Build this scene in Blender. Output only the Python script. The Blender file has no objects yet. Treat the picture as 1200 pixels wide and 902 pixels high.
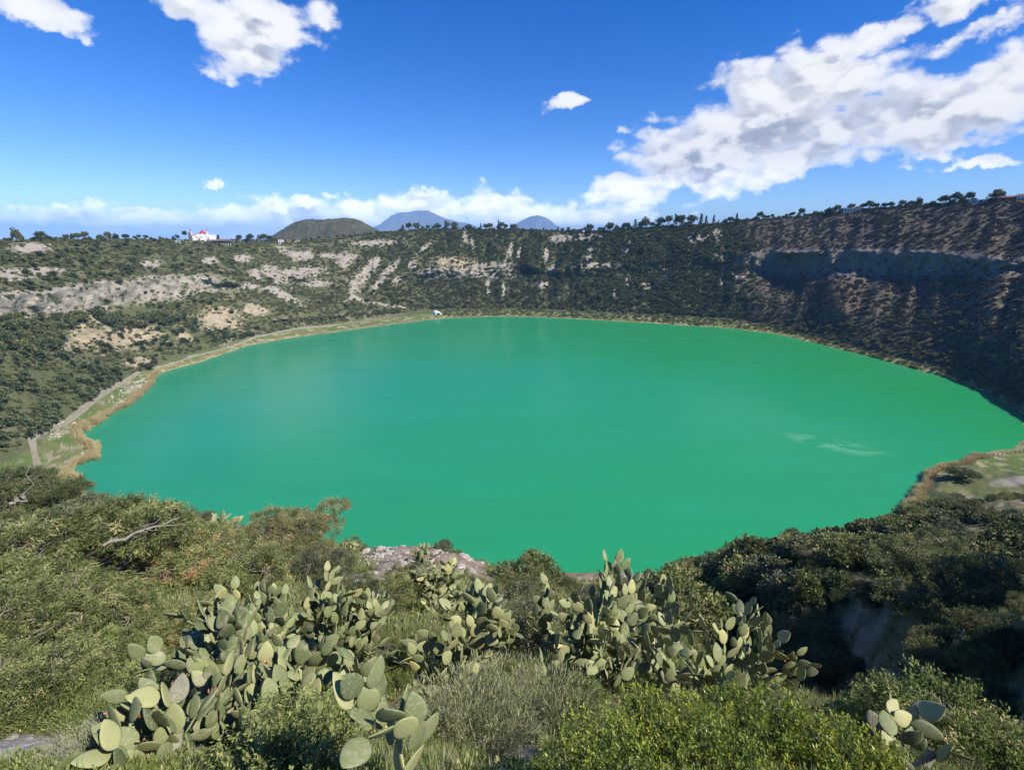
import bpy, math, random
import numpy as np
from mathutils import Vector, Matrix
random.seed(7)
RS = np.random.RandomState(11)
R = math.radians
SC = bpy.context.scene
COL = SC.collection
# ------------------------------------------------------------------ camera
F = 560.0                                   # focal length in pixels of the 1200 px wide photograph
HZ = 279.0                                  # horizon row
PITCH = math.atan((451 - HZ) / F)
H = 100.0                                   # eye height over the lake, metres
CP, SP = math.cos(PITCH), math.sin(PITCH)
cd = bpy.data.cameras.new('camera'); cam = bpy.data.objects.new('camera', cd); COL.objects.link(cam)
cam.location = (0, 0, H); cam.rotation_euler = (R(90) - PITCH, 0, 0)
cd.sensor_width = 36; cd.sensor_fit = 'HORIZONTAL'; cd.lens = 36 * F / 1200
cd.clip_start = 0.05; cd.clip_end = 90000
SC.camera = cam
# ------------------------------------------------------------------ light
SUN_AZ, SUN_EL = 118.0, 48.0                # clockwise from the view direction (+Y)
SUN = Vector((math.sin(R(SUN_AZ)) * math.cos(R(SUN_EL)), math.cos(R(SUN_AZ)) * math.cos(R(SUN_EL)), math.sin(R(SUN_EL))))
sl = bpy.data.lights.new('sun', 'SUN'); so = bpy.data.objects.new('sun', sl); COL.objects.link(so)
sl.energy = 4.8; sl.angle = R(0.5); sl.color = (1.0, 0.955, 0.87)
so.rotation_euler = (-SUN).to_track_quat('-Z', 'Y').to_euler(); so.location = (60, -40, 260)
SC.view_settings.view_transform = 'Standard'; SC.view_settings.look = 'None'
SC.view_settings.exposure = 0.58; SC.view_settings.gamma = 1.0
SC.view_settings.use_curve_mapping = False
SC.render.engine = 'CYCLES'
cy = SC.cycles
cy.max_bounces = 6; cy.diffuse_bounces = 2; cy.glossy_bounces = 2; cy.transmission_bounces = 3
cy.volume_bounces = 0; cy.transparent_max_bounces = 8; cy.caustics_reflective = False; cy.caustics_refractive = False
cy.use_denoising = True
cy.sample_clamp_indirect = 4

# ------------------------------------------------------------------ node helpers
class NT:
    def __init__(s, tree): s.t = tree; s.n = tree.nodes; s.l = tree.links
    def put(s, node, i, v):
        if v is None: return
        if isinstance(v, bpy.types.NodeSocket): s.l.new(v, node.inputs[i])
        else: node.inputs[i].default_value = v
    def math(s, op, a, b=None, c=None, clamp=False):
        n = s.n.new('ShaderNodeMath'); n.operation = op; n.use_clamp = clamp
        s.put(n, 0, a); s.put(n, 1, b); s.put(n, 2, c); return n.outputs[0]
    def vmath(s, op, a, b=None, out=0):
        n = s.n.new('ShaderNodeVectorMath'); n.operation = op; s.put(n, 0, a); s.put(n, 1, b); return n.outputs[out]
    def noise(s, vec, scale, detail=5, rough=0.55, out=0, dist=0.0, lac=2.0):
        n = s.n.new('ShaderNodeTexNoise'); s.put(n, 'Vector', vec); n.inputs['Scale'].default_value = scale
        n.inputs['Detail'].default_value = detail; n.inputs['Roughness'].default_value = rough
        n.inputs['Distortion'].default_value = dist; n.inputs['Lacunarity'].default_value = lac
        return n.outputs[out]
    def ramp(s, fac, stops, interp='LINEAR'):
        n = s.n.new('ShaderNodeValToRGB'); s.put(n, 0, fac); cr = n.color_ramp; cr.interpolation = interp
        while len(cr.elements) < len(stops): cr.elements.new(0.5)
        for e, (p, c) in zip(cr.elements, stops):
            e.position = p; e.color = (*c, 1) if len(c) == 3 else c
        return n.outputs[0]
    def mix(s, fac, a, b, blend='MIX'):
        n = s.n.new('ShaderNodeMix'); n.data_type = 'RGBA'; n.blend_type = blend
        s.put(n, 0, fac); s.put(n, 6, a); s.put(n, 7, b); return n.outputs[2]
    def maprange(s, v, a, b, c=0.0, d=1.0, smooth=False):
        n = s.n.new('ShaderNodeMapRange'); n.interpolation_type = 'SMOOTHSTEP' if smooth else 'LINEAR'
        s.put(n, 0, v); s.put(n, 1, a); s.put(n, 2, b); s.put(n, 3, c); s.put(n, 4, d); return n.outputs[0]
    def bump(s, h, strength=0.5, dist=0.1):
        n = s.n.new('ShaderNodeBump'); s.put(n, 'Height', h); n.inputs['Strength'].default_value = strength
        n.inputs['Distance'].default_value = dist; return n.outputs[0]
def C4(r, g, b): return (r, g, b, 1)

def px_dir(x, y):
    u = (x - 600) / F; v = (451 - y) / F
    return np.array([u, CP + v * SP, -SP + v * CP])
def px_angles(x, y):
    d = px_dir(x, y); return math.atan2(d[0], d[1]), d[2] / math.hypot(d[0], d[1])   # azimuth, tan(elevation)

# ------------------------------------------------------------------ sky: Nishita with cumulus in the direction domain
w = bpy.data.worlds.new('World'); SC.world = w; w.use_nodes = True
t = NT(w.node_tree); t.n.clear()
sky = t.n.new('ShaderNodeTexSky'); sky.sky_type = 'NISHITA'; sky.sun_disc = False
sky.sun_elevation = R(SUN_EL); sky.sun_rotation = R(SUN_AZ); sky.altitude = 2400
sky.air_density = 1.0; sky.dust_density = 0.25; sky.ozone_density = 2.5
hs = t.n.new('ShaderNodeHueSaturation'); hs.inputs['Saturation'].default_value = 1.42; hs.inputs['Value'].default_value = 1.17
hs.inputs['Hue'].default_value = 0.516
t.l.new(sky.outputs[0], hs.inputs['Color'])
tc = t.n.new('ShaderNodeTexCoord'); D = t.vmath('NORMALIZE', tc.outputs['Generated'])
# (photo column, row, half width, half height, tilt in degrees, weight)
CLOUDS = [(290, 20, 92, 34, 0, 1.0), (285, 62, 52, 36, 0, .95), (372, 14, 38, 24, 18, .8), (205, 8, 34, 20, 0, .8),
          (40, 8, 62, 24, -12, 1.0), (664, 123, 30, 11, 14, .78), (255, 212, 12, 8, 0, .75), 
          (728, 150, 10, 9, 50, .68), (762, 149, 12, 6, 20, .66),
          (890, 150, 125, 62, 20, 1.05), (965, 100, 60, 50, 10, .95), (820, 180, 96, 52, 12, 1.05), (1000, 150, 120, 42, 12, 1.0), (1110, 125, 130, 38, 14, 1.0),
          (790, 185, 60, 46, 0, .95), (880, 115, 60, 36, 24, .9), (930, 190, 110, 26, 12, .9), (1110, 150, 120, 26, 12, .85), (1210, 80, 110, 42, 14, .95), (1035, 40, 56, 20, 6, .8), (1110, 12, 100, 20, 6, .85), (1150, 40, 62, 15, 22, .72),
          (1110, 168, 60, 20, 10, .82), (1165, 192, 52, 11, 5, .78), (1150, 155, 60, 10, 8, .6), (742, 222, 62, 20, 5, .95), (820, 212, 60, 26, 0, .9), (565, 244, 28, 27, 0, 1.0), (500, 244, 52, 22, 0, 1.0),
          (630, 250, 70, 26, 0, .95), (420, 252, 60, 26, 0, 1.0), (350, 256, 60, 24, 0, 1.0), (260, 256, 50, 24, 0, 1.0), (180, 262, 60, 22, 0, 1.0),
          (80, 262, 60, 24, 0, 1.0), (-10, 262, 60, 24, 0, 1.0), (700, 258, 80, 22, 0, .9), (530, 268, 200, 20, 0, .9), (200, 274, 260, 20, 0, 1.0),
          (-200, 255, 160, 26, 0, .9), (1500, 60, 220, 60, 10, .9), (-260, 60, 130, 50, 0, .9), (885, 216, 26, 10, 0, .7)]
# warp the direction slightly so that outlines are cauliflower-like, then sum elliptical blobs
wn = t.noise(D, 9.0, 6, 0.6, out=1)
wv = t.vmath('SCALE', t.vmath('SUBTRACT', wn, (0.5, 0.5, 0.5))); wv.node.inputs['Scale'].default_value = 0.085
wn2 = t.noise(D, 34.0, 5, 0.65, out=1)
wv2 = t.vmath('SCALE', t.vmath('SUBTRACT', wn2, (0.5, 0.5, 0.5))); wv2.node.inputs['Scale'].default_value = 0.035
DW = t.vmath('ADD', t.vmath('ADD', D, wv), wv2)
mask = None
for (cx, cy_, hw, hh, tilt, wt) in CLOUDS:
    c = px_dir(cx, cy_); L = np.linalg.norm(c); c = Vector(c / L)
    # local axes on the sphere
    rx = Vector((0, 0, 1)).cross(c) * -1; rx.normalize(); ry = rx.cross(c); 
    if ry.z < 0: ry = -ry
    a = R(tilt); ax = rx * math.cos(a) + ry * math.sin(a); ay = -rx * math.sin(a) + ry * math.cos(a)
    sx = hw / F / L; sy = hh / F / L
    dx = t.math('MULTIPLY', t.vmath('DOT_PRODUCT', t.vmath('SUBTRACT', DW, tuple(c)), tuple(ax / sx), out=1), 1.0)
    dy = t.vmath('DOT_PRODUCT', t.vmath('SUBTRACT', DW, tuple(c)), tuple(ay / sy), out=1)
    # the far side of the sphere must not pick up the blob
    dz = t.vmath('DOT_PRODUCT', t.vmath('SUBTRACT', DW, tuple(c)), tuple(c * 3.0), out=1)
    q = t.math('ADD', t.math('MULTIPLY', dx, dx), t.math('MULTIPLY_ADD', dy, dy, t.math('MULTIPLY', dz, dz)))
    g = t.math('MULTIPLY', t.math('EXPONENT', t.math('MULTIPLY', q, -0.85)), wt)
    mask = g if mask is None else t.math('SMOOTH_MAX', mask, g, 0.25)
mask = t.math('SUBTRACT', mask, t.maprange(mask, 0.10, 0.42, 0.42, 0.0, smooth=True))
def dens(vec, det=8):
    n1 = t.noise(vec, 8.0, det, 0.62)
    n2 = t.noise(vec, 30.0, 5, 0.6)
    vo = t.n.new('ShaderNodeTexVoronoi'); vo.feature = 'F1'; vo.inputs['Scale'].default_value = 17.0
    vo.inputs['Detail'].default_value = 1.0; vo.inputs['Roughness'].default_value = 0.55
    t.l.new(t.vmath('ADD', vec, t.vmath('MULTIPLY', t.noise(vec, 14.0, 3, 0.5, out=1), (0.04, 0.04, 0.04))), vo.inputs['Vector'])
    base = t.math('MULTIPLY_ADD', n1, 0.68, t.math('MULTIPLY', n2, 0.24))
    return t.math('ADD', base, t.math('MULTIPLY_ADD', vo.outputs['Distance'], -0.32, 0.275))
dvec = t.vmath('MULTIPLY', D, (1.0, 1.0, 1.9))
n0 = dens(dvec)
sunoff = tuple(Vector((SUN.x * 0.4 + 0.1, SUN.y * 0.2, SUN.z * 1.9)).normalized() * 0.045)
n1 = dens(t.vmath('ADD', dvec, sunoff), 5)
d0 = t.math('MULTIPLY_ADD', t.math('SUBTRACT', n0, 0.5), 1.35, mask)
cov = t.maprange(d0, 0.36, 0.66, smooth=True)
d1 = t.math('MULTIPLY_ADD', t.math('SUBTRACT', n1, 0.5), 1.35, mask)
thick = t.maprange(d0, 0.50, 0.95, smooth=True)
light = t.maprange(t.math('SUBTRACT', n0, n1), -0.15, 0.13, 0.0, 1.0, smooth=True)
big = t.noise(t.vmath('ADD', dvec, (0.02, 0, -0.05)), 4.2, 3, 0.5)
shade = t.math('MULTIPLY', thick, t.maprange(big, 0.36, 0.58, 0.0, 1.0, smooth=True))
shade = t.math('MAXIMUM', t.math('MULTIPLY', shade, t.maprange(light, 0.2, 0.95, 1.0, 0.25)), t.math('MULTIPLY', thick, t.maprange(light, 0.0, 0.55, 0.5, 0.0)))
ccol = t.mix(shade, C4(6.0, 6.1, 6.3), C4(2.6, 2.9, 3.6))
ccol = t.mix(t.math('MULTIPLY', light, 0.6), ccol, C4(7.6, 7.5, 7.4))
low = t.maprange(t.math('ABSOLUTE', t.n.new('ShaderNodeSeparateXYZ').outputs[2]), 0.0, 0.13, 2.4, 1.0)
t.l.new(D, low.node.inputs[0].links[0].from_node.inputs[0].links[0].from_node.inputs[0] if False else [n for n in t.n if n.bl_idname == 'ShaderNodeSeparateXYZ'][-1].inputs[0])
ccol = t.mix(1.0, ccol, low, 'MULTIPLY')
skc = t.mix(t.math('MULTIPLY', cov, t.maprange(d0, 0.40, 0.85, 0.72, 1.0)), hs.outputs[0], ccol)
bg = t.n.new('ShaderNodeBackground'); t.l.new(skc, bg.inputs[0]); bg.inputs[1].default_value = 0.105
wo = t.n.new('ShaderNodeOutputWorld'); t.l.new(bg.outputs[0], wo.inputs[0])
w.cycles.sampling_method = 'MANUAL'; w.cycles.sample_map_resolution = 512

# ------------------------------------------------------------------ numpy noise
def _h(ix, iy, iz, seed):
    n = (ix.astype(np.int64) * 374761393 + iy.astype(np.int64) * 668265263 + iz.astype(np.int64) * 2147483647 + seed * 974711) & 0xffffffff
    n = ((n ^ (n >> 13)) * 1274126177) & 0xffffffff
    n = ((n ^ (n >> 16)) * 2246822519) & 0xffffffff
    return ((n ^ (n >> 15)) & 0xffffff) / float(0xffffff)
def vnoise(x, y, z=0, seed=0):
    x = np.asarray(x, float); y = np.asarray(y, float); z = np.zeros_like(x) + z
    ix, iy, iz = np.floor(x), np.floor(y), np.floor(z)
    fx, fy, fz = x - ix, y - iy, z - iz
    fx = fx * fx * (3 - 2 * fx); fy = fy * fy * (3 - 2 * fy); fz = fz * fz * (3 - 2 * fz)
    r = 0
    for dx in (0, 1):
        for dy in (0, 1):
            for dz in (0, 1):
                r = r + _h(ix + dx, iy + dy, iz + dz, seed) * (fx if dx else 1 - fx) * (fy if dy else 1 - fy) * (fz if dz else 1 - fz)
    return r
def fbm(x, y, z=0, oct=4, seed=0, g=0.5):
    a, s, r, n = 1.0, 1.0, 0, 0
    for o in range(oct):
        r = r + a * vnoise(np.asarray(x) * s, np.asarray(y) * s, np.asarray(z) * s, seed + o * 17); n += a; a *= g; s *= 2.03
    return r / n                              # 0..1
def sstep(a, b, x):
    t_ = np.clip((x - a) / (b - a), 0, 1); return t_ * t_ * (3 - 2 * t_)

def link(name, data, parent=None):
    o = bpy.data.objects.new(name, data); COL.objects.link(o)
    if parent is not None: o.parent = parent
    return o
def tag(o, label=None, cat=None, group=None, kind=None):
    if label: o['label'] = label
    if cat: o['category'] = cat
    if group: o['group'] = group
    if kind: o['kind'] = kind
    return o
def mesh_np(name, V, Q, mats=(), smooth=False, attrs=None, mat_idx=None):
    """V (n,3), Q (m,k) faces of k corners"""
    me = bpy.data.meshes.new(name); V = np.ascontiguousarray(V, dtype=np.float32); Q = np.ascontiguousarray(Q, dtype=np.int32)
    k = Q.shape[1]
    me.vertices.add(len(V)); me.vertices.foreach_set('co', V.ravel())
    me.loops.add(Q.size); me.loops.foreach_set('vertex_index', Q.ravel())
    me.polygons.add(len(Q)); me.polygons.foreach_set('loop_start', np.arange(0, Q.size, k, dtype=np.int32))
    me.polygons.foreach_set('use_smooth', np.full(len(Q), smooth))
    if mat_idx is not None: me.polygons.foreach_set('material_index', np.ascontiguousarray(mat_idx, dtype=np.int32))
    for m in mats: me.materials.append(m)
    for an, (ty, arr) in (attrs or {}).items():
        at = me.attributes.new(an, ty, 'POINT')
        at.data.foreach_set('color' if ty == 'FLOAT_COLOR' else 'value', np.ascontiguousarray(arr, dtype=np.float32).ravel())
    me.update(calc_edges=True); return me
# ------------------------------------------------------------------ terrain: profiles read from the photograph, one per azimuth; out-of-frame points assumed
AZ = np.radians(np.concatenate([np.arange(-180, -66, 2.0), np.arange(-66, 66.01, 0.12), np.arange(68, 180.1, 2.0)]))
NC = len(AZ)
def line(pts, extra=(), z=None):
    """pts: (photo column, row, horizontal distance | None when z is given); extra: (azimuth deg, distance, height)"""
    a, r_, z_ = [], [], []
    for p in pts:
        az, tn = px_angles(p[0], p[1])
        rr = p[2] if len(p) > 2 and p[2] is not None else (z - H) / tn
        a.append(az); r_.append(rr); z_.append(H + rr * tn)
    for (d, rr, zz) in extra: a.append(R(d)); r_.append(rr); z_.append(zz)
    i = np.argsort(a); a = np.array(a)[i]; r_ = np.array(r_)[i]; z_ = np.array(z_)[i]
    a = np.concatenate([[a[-1] - 2 * math.pi], a, [a[0] + 2 * math.pi]]); r_ = np.concatenate([[r_[-1]], r_, [r_[0]]]); z_ = np.concatenate([[z_[-1]], z_, [z_[0]]])
    return np.interp(AZ, a, r_), np.interp(AZ, a, z_)
N1 = line([(0, 902, 4.2), (150, 902, 3.6), (300, 902, 3.1), (600, 902, 3.0), (850, 902, 3.2), (1050, 902, 4.2), (1200, 902, 7)], [(-90, 5, 97), (75, 6, 97), (90, 5, 98.2), (180, 5, 98.3), (-130, 5, 98.3), (130, 5, 98.3)])
N2 = line([(0, 810, 7), (250, 835, 5.6), (450, 835, 5.2), (600, 815, 6), (800, 835, 5.6), (1000, 850, 7.5), (1200, 862, 12)], [(-90, 8, 95), (75, 11, 94.5), (90, 10, 98), (180, 8, 98.2), (-130, 8, 98), (130, 9, 97.5)])
N3 = line([(0, 715, 12), (200, 715, 11), (400, 730, 9.8), (600, 750, 10.2), (800, 770, 11.5), (950, 810, 15), (1080, 830, 17), (1200, 830, 22)], [(-90, 14, 92), (66, 20, 90), (78, 19, 96), (90, 18, 98.5), (180, 14, 98), (-130, 14, 97), (130, 16, 96)])
N4 = line([(0, 650, 20), (150, 640, 21), (280, 650, 19), (400, 672, 17), (500, 684, 16), (640, 722, 15.5), (800, 745, 21), (950, 775, 28), (1100, 775, 34), (1200, 765, 38)], [(-90, 24, 88), (62, 34, 88), (72, 34, 98), (90, 30, 101), (180, 24, 98), (-130, 24, 96), (130, 30, 95)])  # extra points on the right: unseen bank, raised to throw shadow into the hollow
N5 = line([(0, 618, 33), (90, 604, 37), (200, 606, 36), (300, 622, 34), (400, 648, 31), (500, 638, 27), (560, 645, 26), (590, 668, 25), (650, 688, 25), (770, 700, 34), (800, 690, 46), (850, 662, 70), (950, 632, 95), (1050, 612, 115), (1130, 606, 125), (1200, 604, 130)],
          [(62, 105, 64), (74, 75, 92), (90, 60, 101), (-60, 34, 84), (-90, 40, 84), (180, 40, 98), (-130, 50, 96), (130, 60, 95)])  # unseen high ground on the right continues here, shaped to shade the hollow
D0 = line([(-40, 600), (60, 588), (100, 592), (200, 618), (300, 640), (400, 660), (500, 668), (560, 670), (600, 676), (660, 677), (700, 678), (770, 674), (850, 668), (950, 648), (1040, 622), (1062, 600, -95.5 / px_angles(1062, 600)[1]), (1085, 593, -95.5 / px_angles(1085, 593)[1]), (1130, 588, -95.5 / px_angles(1130, 588)[1]), (1200, 582, -95.5 / px_angles(1200, 582)[1])],
          [(56, 262, 3), (70, 190, 30), (90, 120, 92), (-58, 190, 10), (-70, 120, 30), (-90, 70, 80), (180, 100, 98), (-130, 80, 96), (130, 100, 96)], z=0.0)
F0 = line([(-60, 566), (40, 560), (87, 553), (96, 540), (112, 524), (104, 512), (117, 497), (157, 472), (178, 450), (187, 437), (233, 425), (290, 405), (333, 397), (400, 388), (460, 380), (510, 374), (560, 371), (620, 371), (700, 375), (800, 381), (860, 385), (910, 391), (960, 403), (1033, 422), (1100, 440), (1167, 463), (1200, 488)],
          [(54, 330, 0), (60, 270, 6), (70, 210, 30), (90, 150, 88), (-58, 230, 9), (-70, 160, 34), (-90, 90, 82), (180, 140, 98), (-130, 110, 96), (130, 140, 97)], z=0.0)
F1 = line([(-60, 556), (0, 552), (50, 522), (100, 482), (150, 447), (200, 425), (250, 411), (300, 396), (350, 388), (400, 380), (450, 372), (500, 365), (550, 363), (600, 363), (700, 367), (800, 372), (870, 377), (910, 384), (960, 396), (1033, 415), (1100, 432), (1150, 449), (1200, 478)],
          [(54, 340, 4), (60, 282, 12), (70, 222, 28), (90, 180, 68), (-58, 240, 13), (-70, 170, 40), (-90, 96, 84), (180, 150, 98), (-130, 120, 96), (130, 150, 98)], z=3.0)
colx = np.array([600 + F * math.tan(a) * (CP + 0.2 * SP) if abs(a) < 1.25 else (9999 if a > 0 else -9999) for a in AZ])
def far(pts, dr, base, extra):
    """pts: (column, row); distance = base distance + dr(column)"""
    xs, ds = zip(*dr); out = []
    for (x, y) in pts:
        az, tn = px_angles(x, y); rb = np.interp(az, AZ, base[0]); out.append((x, y, rb + np.interp(x, xs, ds)))
    return line(out, extra)
F2 = far([(-60, 376), (0, 372), (60, 368), (100, 362), (150, 355), (200, 346), (240, 339), (300, 335), (400, 331), (500, 327), (600, 321), (700, 324), (800, 317), (850, 316), (900, 319), (1000, 321), (1080, 321), (1110, 316), (1150, 313), (1200, 312)],
         [(0, 110), (100, 100), (240, 90), (400, 80), (600, 66), (800, 75), (1000, 118), (1200, 140)], F1,
         [(54, 470, 74), (60, 430, 72), (70, 340, 72), (90, 215, 88), (-58, 330, 60), (-70, 250, 72), (-90, 130, 90), (180, 160, 98), (-130, 140, 97), (130, 180, 104)])
F3 = far([(-60, 348), (0, 345), (60, 342), (100, 335), (150, 330), (200, 326), (240, 325), (300, 330), (400, 326), (500, 317), (600, 311), (700, 316), (800, 304), (850, 297), (900, 295), (1000, 295), (1080, 294), (1110, 298), (1150, 302), (1200, 305)],
         [(0, 4), (240, 4), (300, 5), (600, 5), (800, 4), (1200, 3)], F2,
         [(54, 492, 82), (60, 452, 80), (70, 362, 80), (90, 219, 92), (-58, 334, 76), (-70, 254, 84), (-90, 134, 93), (180, 170, 98), (-130, 150, 97), (130, 184, 110)])
F4 = far([(-60, 285), (0, 284), (50, 283), (100, 283), (150, 282), (200, 284), (250, 284), (300, 285), (350, 284), (400, 280), (430, 275), (460, 272), (520, 270), (600, 270), (660, 273), (700, 273), (750, 269), (800, 266), (850, 264), (880, 259), (920, 256), (960, 253), (1000, 249), (1060, 244), (1100, 241), (1150, 238), (1200, 234)],
         [(0, 120), (240, 130), (400, 110), (600, 72), (800, 66), (1000, 95), (1200, 110)], F3,
         [(54, 575, 118), (60, 545, 110), (70, 450, 106), (90, 300, 104), (-58, 440, 97), (-70, 340, 98), (-90, 200, 98), (180, 200, 98.2), (-130, 200, 98.1), (130, 240, 120)])
P = [(np.full(NC, 0.02), np.full(NC, H - 1.75)), (np.full(NC, 1.1), np.full(NC, H - 1.8)), N1, N2, N3, N4, N5, D0, F0, F1, F2, F3, F4]
P.append((F4[0] + 40, F4[1] + 0.6)); P.append((F4[0] + 200, np.minimum(F4[1], 120) * 0.6 + 36)); P.append((F4[0] * 0 + 2600, F4[1] * 0 + 84)); P.append((F4[0] * 0 + 30000, F4[1] * 0 + 60))
AZf = np.radians(np.arange(-180, 180, 0.25))
def smooth_line(L, sd):
    k = np.exp(-0.5 * (np.arange(-60, 61) * 0.25 / sd) ** 2); k /= k.sum(); o = []
    for a in L:
        v = np.interp(AZf, AZ, a); v = np.convolve(np.concatenate([v[-60:], v, v[:60]]), k, 'valid'); o.append(np.interp(AZ, np.append(AZf, math.pi), np.append(v, v[0])))
    return tuple(o)
for i_ in range(2, 7): P[i_] = smooth_line(P[i_], 2.2)
for i_ in (7, 9, 10, 11): P[i_] = smooth_line(P[i_], 0.5)
P[12] = smooth_line(P[12], 0.35)
ROWS = [3, 16, 40, 34, 32, 40, 26, 90, 16, 74, 22, 76, 10, 8, 10, 8]
# rows
rr, zz, seg, tt = [], [], [], []
for i, n in enumerate(ROWS):
    r0, z0 = P[i]; r1, z1 = P[i + 1]
    if i >= 1: r1 = np.maximum(r1, r0 + 0.05)
    P[i + 1] = (r1, z1)
    for k in range(n):
        s = k / n
        if i == len(ROWS) - 1: s = s ** 3
        rr.append(r0 + (r1 - r0) * s); zz.append(z0 + (z1 - z0) * s); seg.append(i); tt.append(s)
rr.append(P[-1][0]); zz.append(P[-1][1]); seg.append(len(ROWS) - 1); tt.append(1.0)
RR = np.array(rr).T; ZZ = np.array(zz).T; SEG = np.array(seg); TT = np.array(tt)       # (NC, NR)
NR = RR.shape[1]
# soften the kinks between the segments along the radius (keeps the cliffs)
for _ in range(3):
    Z2 = ZZ.copy(); Z2[:, 1:-1] = (ZZ[:, :-2] + 2 * ZZ[:, 1:-1] + ZZ[:, 2:]) / 4
    keep = np.isin(SEG, (9, 10, 11)) & ((np.abs(TT) < 0.06) | (TT > 0.94)); ZZ = np.where(keep | (SEG <= 0), ZZ, Z2)
A2 = np.repeat(AZ[:, None], NR, 1)
X = RR * np.sin(A2); Y = RR * np.cos(A2)
COLX = np.repeat(colx[:, None], NR, 1)
G = SEG[None, :] + TT[None, :] + 0 * RR        # global profile coordinate: 0..16
far_env = sstep(9.0, 9.5, G) * (1 - sstep(12.2, 13.5, G) * 0.6) * (1 - 0.85 * np.exp(-((G - 12.0) / 0.25) ** 2))
# gullies and spurs running down the crater wall
arc = A2 * 600.0
g1 = fbm(arc / 46.0, G * 0.55, 3.1, 3, 5); g2 = fbm(arc / 17.0 + 0.6 * g1, G * 0.6, 7.7, 3, 9)
rid = 1 - np.abs(2 * g2 - 1) * 1.6
rightness = sstep(840, 960, COLX)
amp1 = 24 - 2 * rightness; amp2 = 6 + 4 * rightness + 6 * sstep(400, 560, COLX) * (1 - rightness)
bumpR = (g1 - 0.5) * amp1 + (rid - 0.5) * amp2
def spur(cx, wd, a, g0, g1_): return a * np.exp(-((COLX - cx) / wd) ** 2) * sstep(g0, g0 + 0.35, G) * (1 - sstep(g1_ - 0.3, g1_ + 0.1, G))
spurs = spur(985, 30, 16, 9.2, 10.1) + spur(1168, 34, 12, 9.1, 11.2) - spur(925, 26, 18, 9.3, 10.9) + spur(1215, 22, 16, 9.1, 10.1) + spur(870, 20, 9, 9.2, 11) + spur(1030, 20, 8, 11.2, 12)
wide = 1.0
RR = RR - (bumpR * far_env + spurs)
# fluted cliffs
cl = sstep(9.86, 10.0, G) * (1 - sstep(11.0, 11.12, G))
fl = fbm(arc / 7.0, G * 2.0 + 3, 1.3, 4, 31) - 0.5
RR = RR - cl * fl * (7 + 5 * sstep(250, 0, COLX) + 4 * rightness)
fl2 = fbm(arc / 2.4, G * 9.0, 5.3, 3, 37) - 0.5; RR = RR - cl * fl2 * 2.6
X = RR * np.sin(A2); Y = RR * np.cos(A2)
fn = fbm(X / 13.0, Y / 13.0, ZZ / 13.0, 5, 41, 0.55) - 0.5
ZZ = ZZ + far_env * fn * 7.0
# near ground relief
near_env = sstep(1.4, 2.2, G) * (1 - sstep(7.0, 7.6, G))
nn = fbm(X / 3.2, Y / 3.2, 0, 5, 51) - 0.5
nb = fbm(X / 18.0, Y / 18.0, 0, 4, 61) - 0.5
ZZ = ZZ + near_env * (nn * np.clip(RR * 0.05, 0.12, 1.8) + nb * np.clip(RR * 0.06 - 0.4, 0, 7) * sstep(5.0, 5.8, G))
ZZ = ZZ + sstep(12, 12.5, G) * (1 - sstep(14, 15, G)) * (fbm(X / 40, Y / 40, 0, 3, 71) - 0.5) * 3
rav = [(10.5, 8.5), (15.5, 19.5), (19, 33), (21, 50)]; bd_ = np.full(RR.shape, 1e9); sgn = np.zeros(RR.shape)
for (ax, ay), (bx_, by_) in zip(rav[:-1], rav[1:]):
    ex, ey = bx_ - ax, by_ - ay; tq = np.clip(((X - ax) * ex + (Y - ay) * ey) / (ex * ex + ey * ey), 0, 1); dd_ = np.hypot(X - ax - tq * ex, Y - ay - tq * ey)
    sd_ = np.sign((X - ax) * ey - (Y - ay) * ex); sgn = np.where(dd_ < bd_, sd_, sgn); bd_ = np.minimum(bd_, dd_)
sx_ = bd_ * sgn + (nb * 3.0)
ZZ = ZZ - near_env * 11.5 * np.exp(-(sx_ / 4.0) ** 2) * sstep(11, 15, RR) + near_env * 3.0 * np.exp(-((sx_ - 9.5) / 4.5) ** 2) * sstep(11, 16, RR) * (1 - sstep(52, 60, RR))
# ---------------- the lake bed and the shore line
shore_px = [(-60, 800), (60, 600), (100, 580), (88, 567), (87, 553), (100, 543), (115, 530), (112, 522), (92, 516), (96, 508), (117, 497), (134, 484), (157, 472), (166, 461), (178, 450), (182, 441), (187, 437), (210, 430), (233, 425), (260, 415), (290, 405), (333, 397), (400, 388), (460, 380),
            (510, 374), (560, 371), (620, 371), (700, 375), (800, 381), (860, 385), (910, 391), (960, 403), (1000, 413), (1033, 421), (1100, 440), (1130, 450), (1167, 463), (1200, 486), (1204, 505), (1200, 521),
            (1160, 530), (1128, 541), (1098, 552), (1085, 566), (1066, 592), (1040, 622), (950, 648), (850, 668), (770, 674), (700, 678), (660, 677), (600, 676), (560, 670), (500, 668), (400, 662), (300, 645), (200, 625), (110, 596)]
shore_px = shore_px[3:]
SH = []
for (x, y) in shore_px:
    az, tn = px_angles(x, y); r_ = -H / tn; SH.append((r_ * math.sin(az), r_ * math.cos(az)))
SH = np.array(SH)
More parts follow.
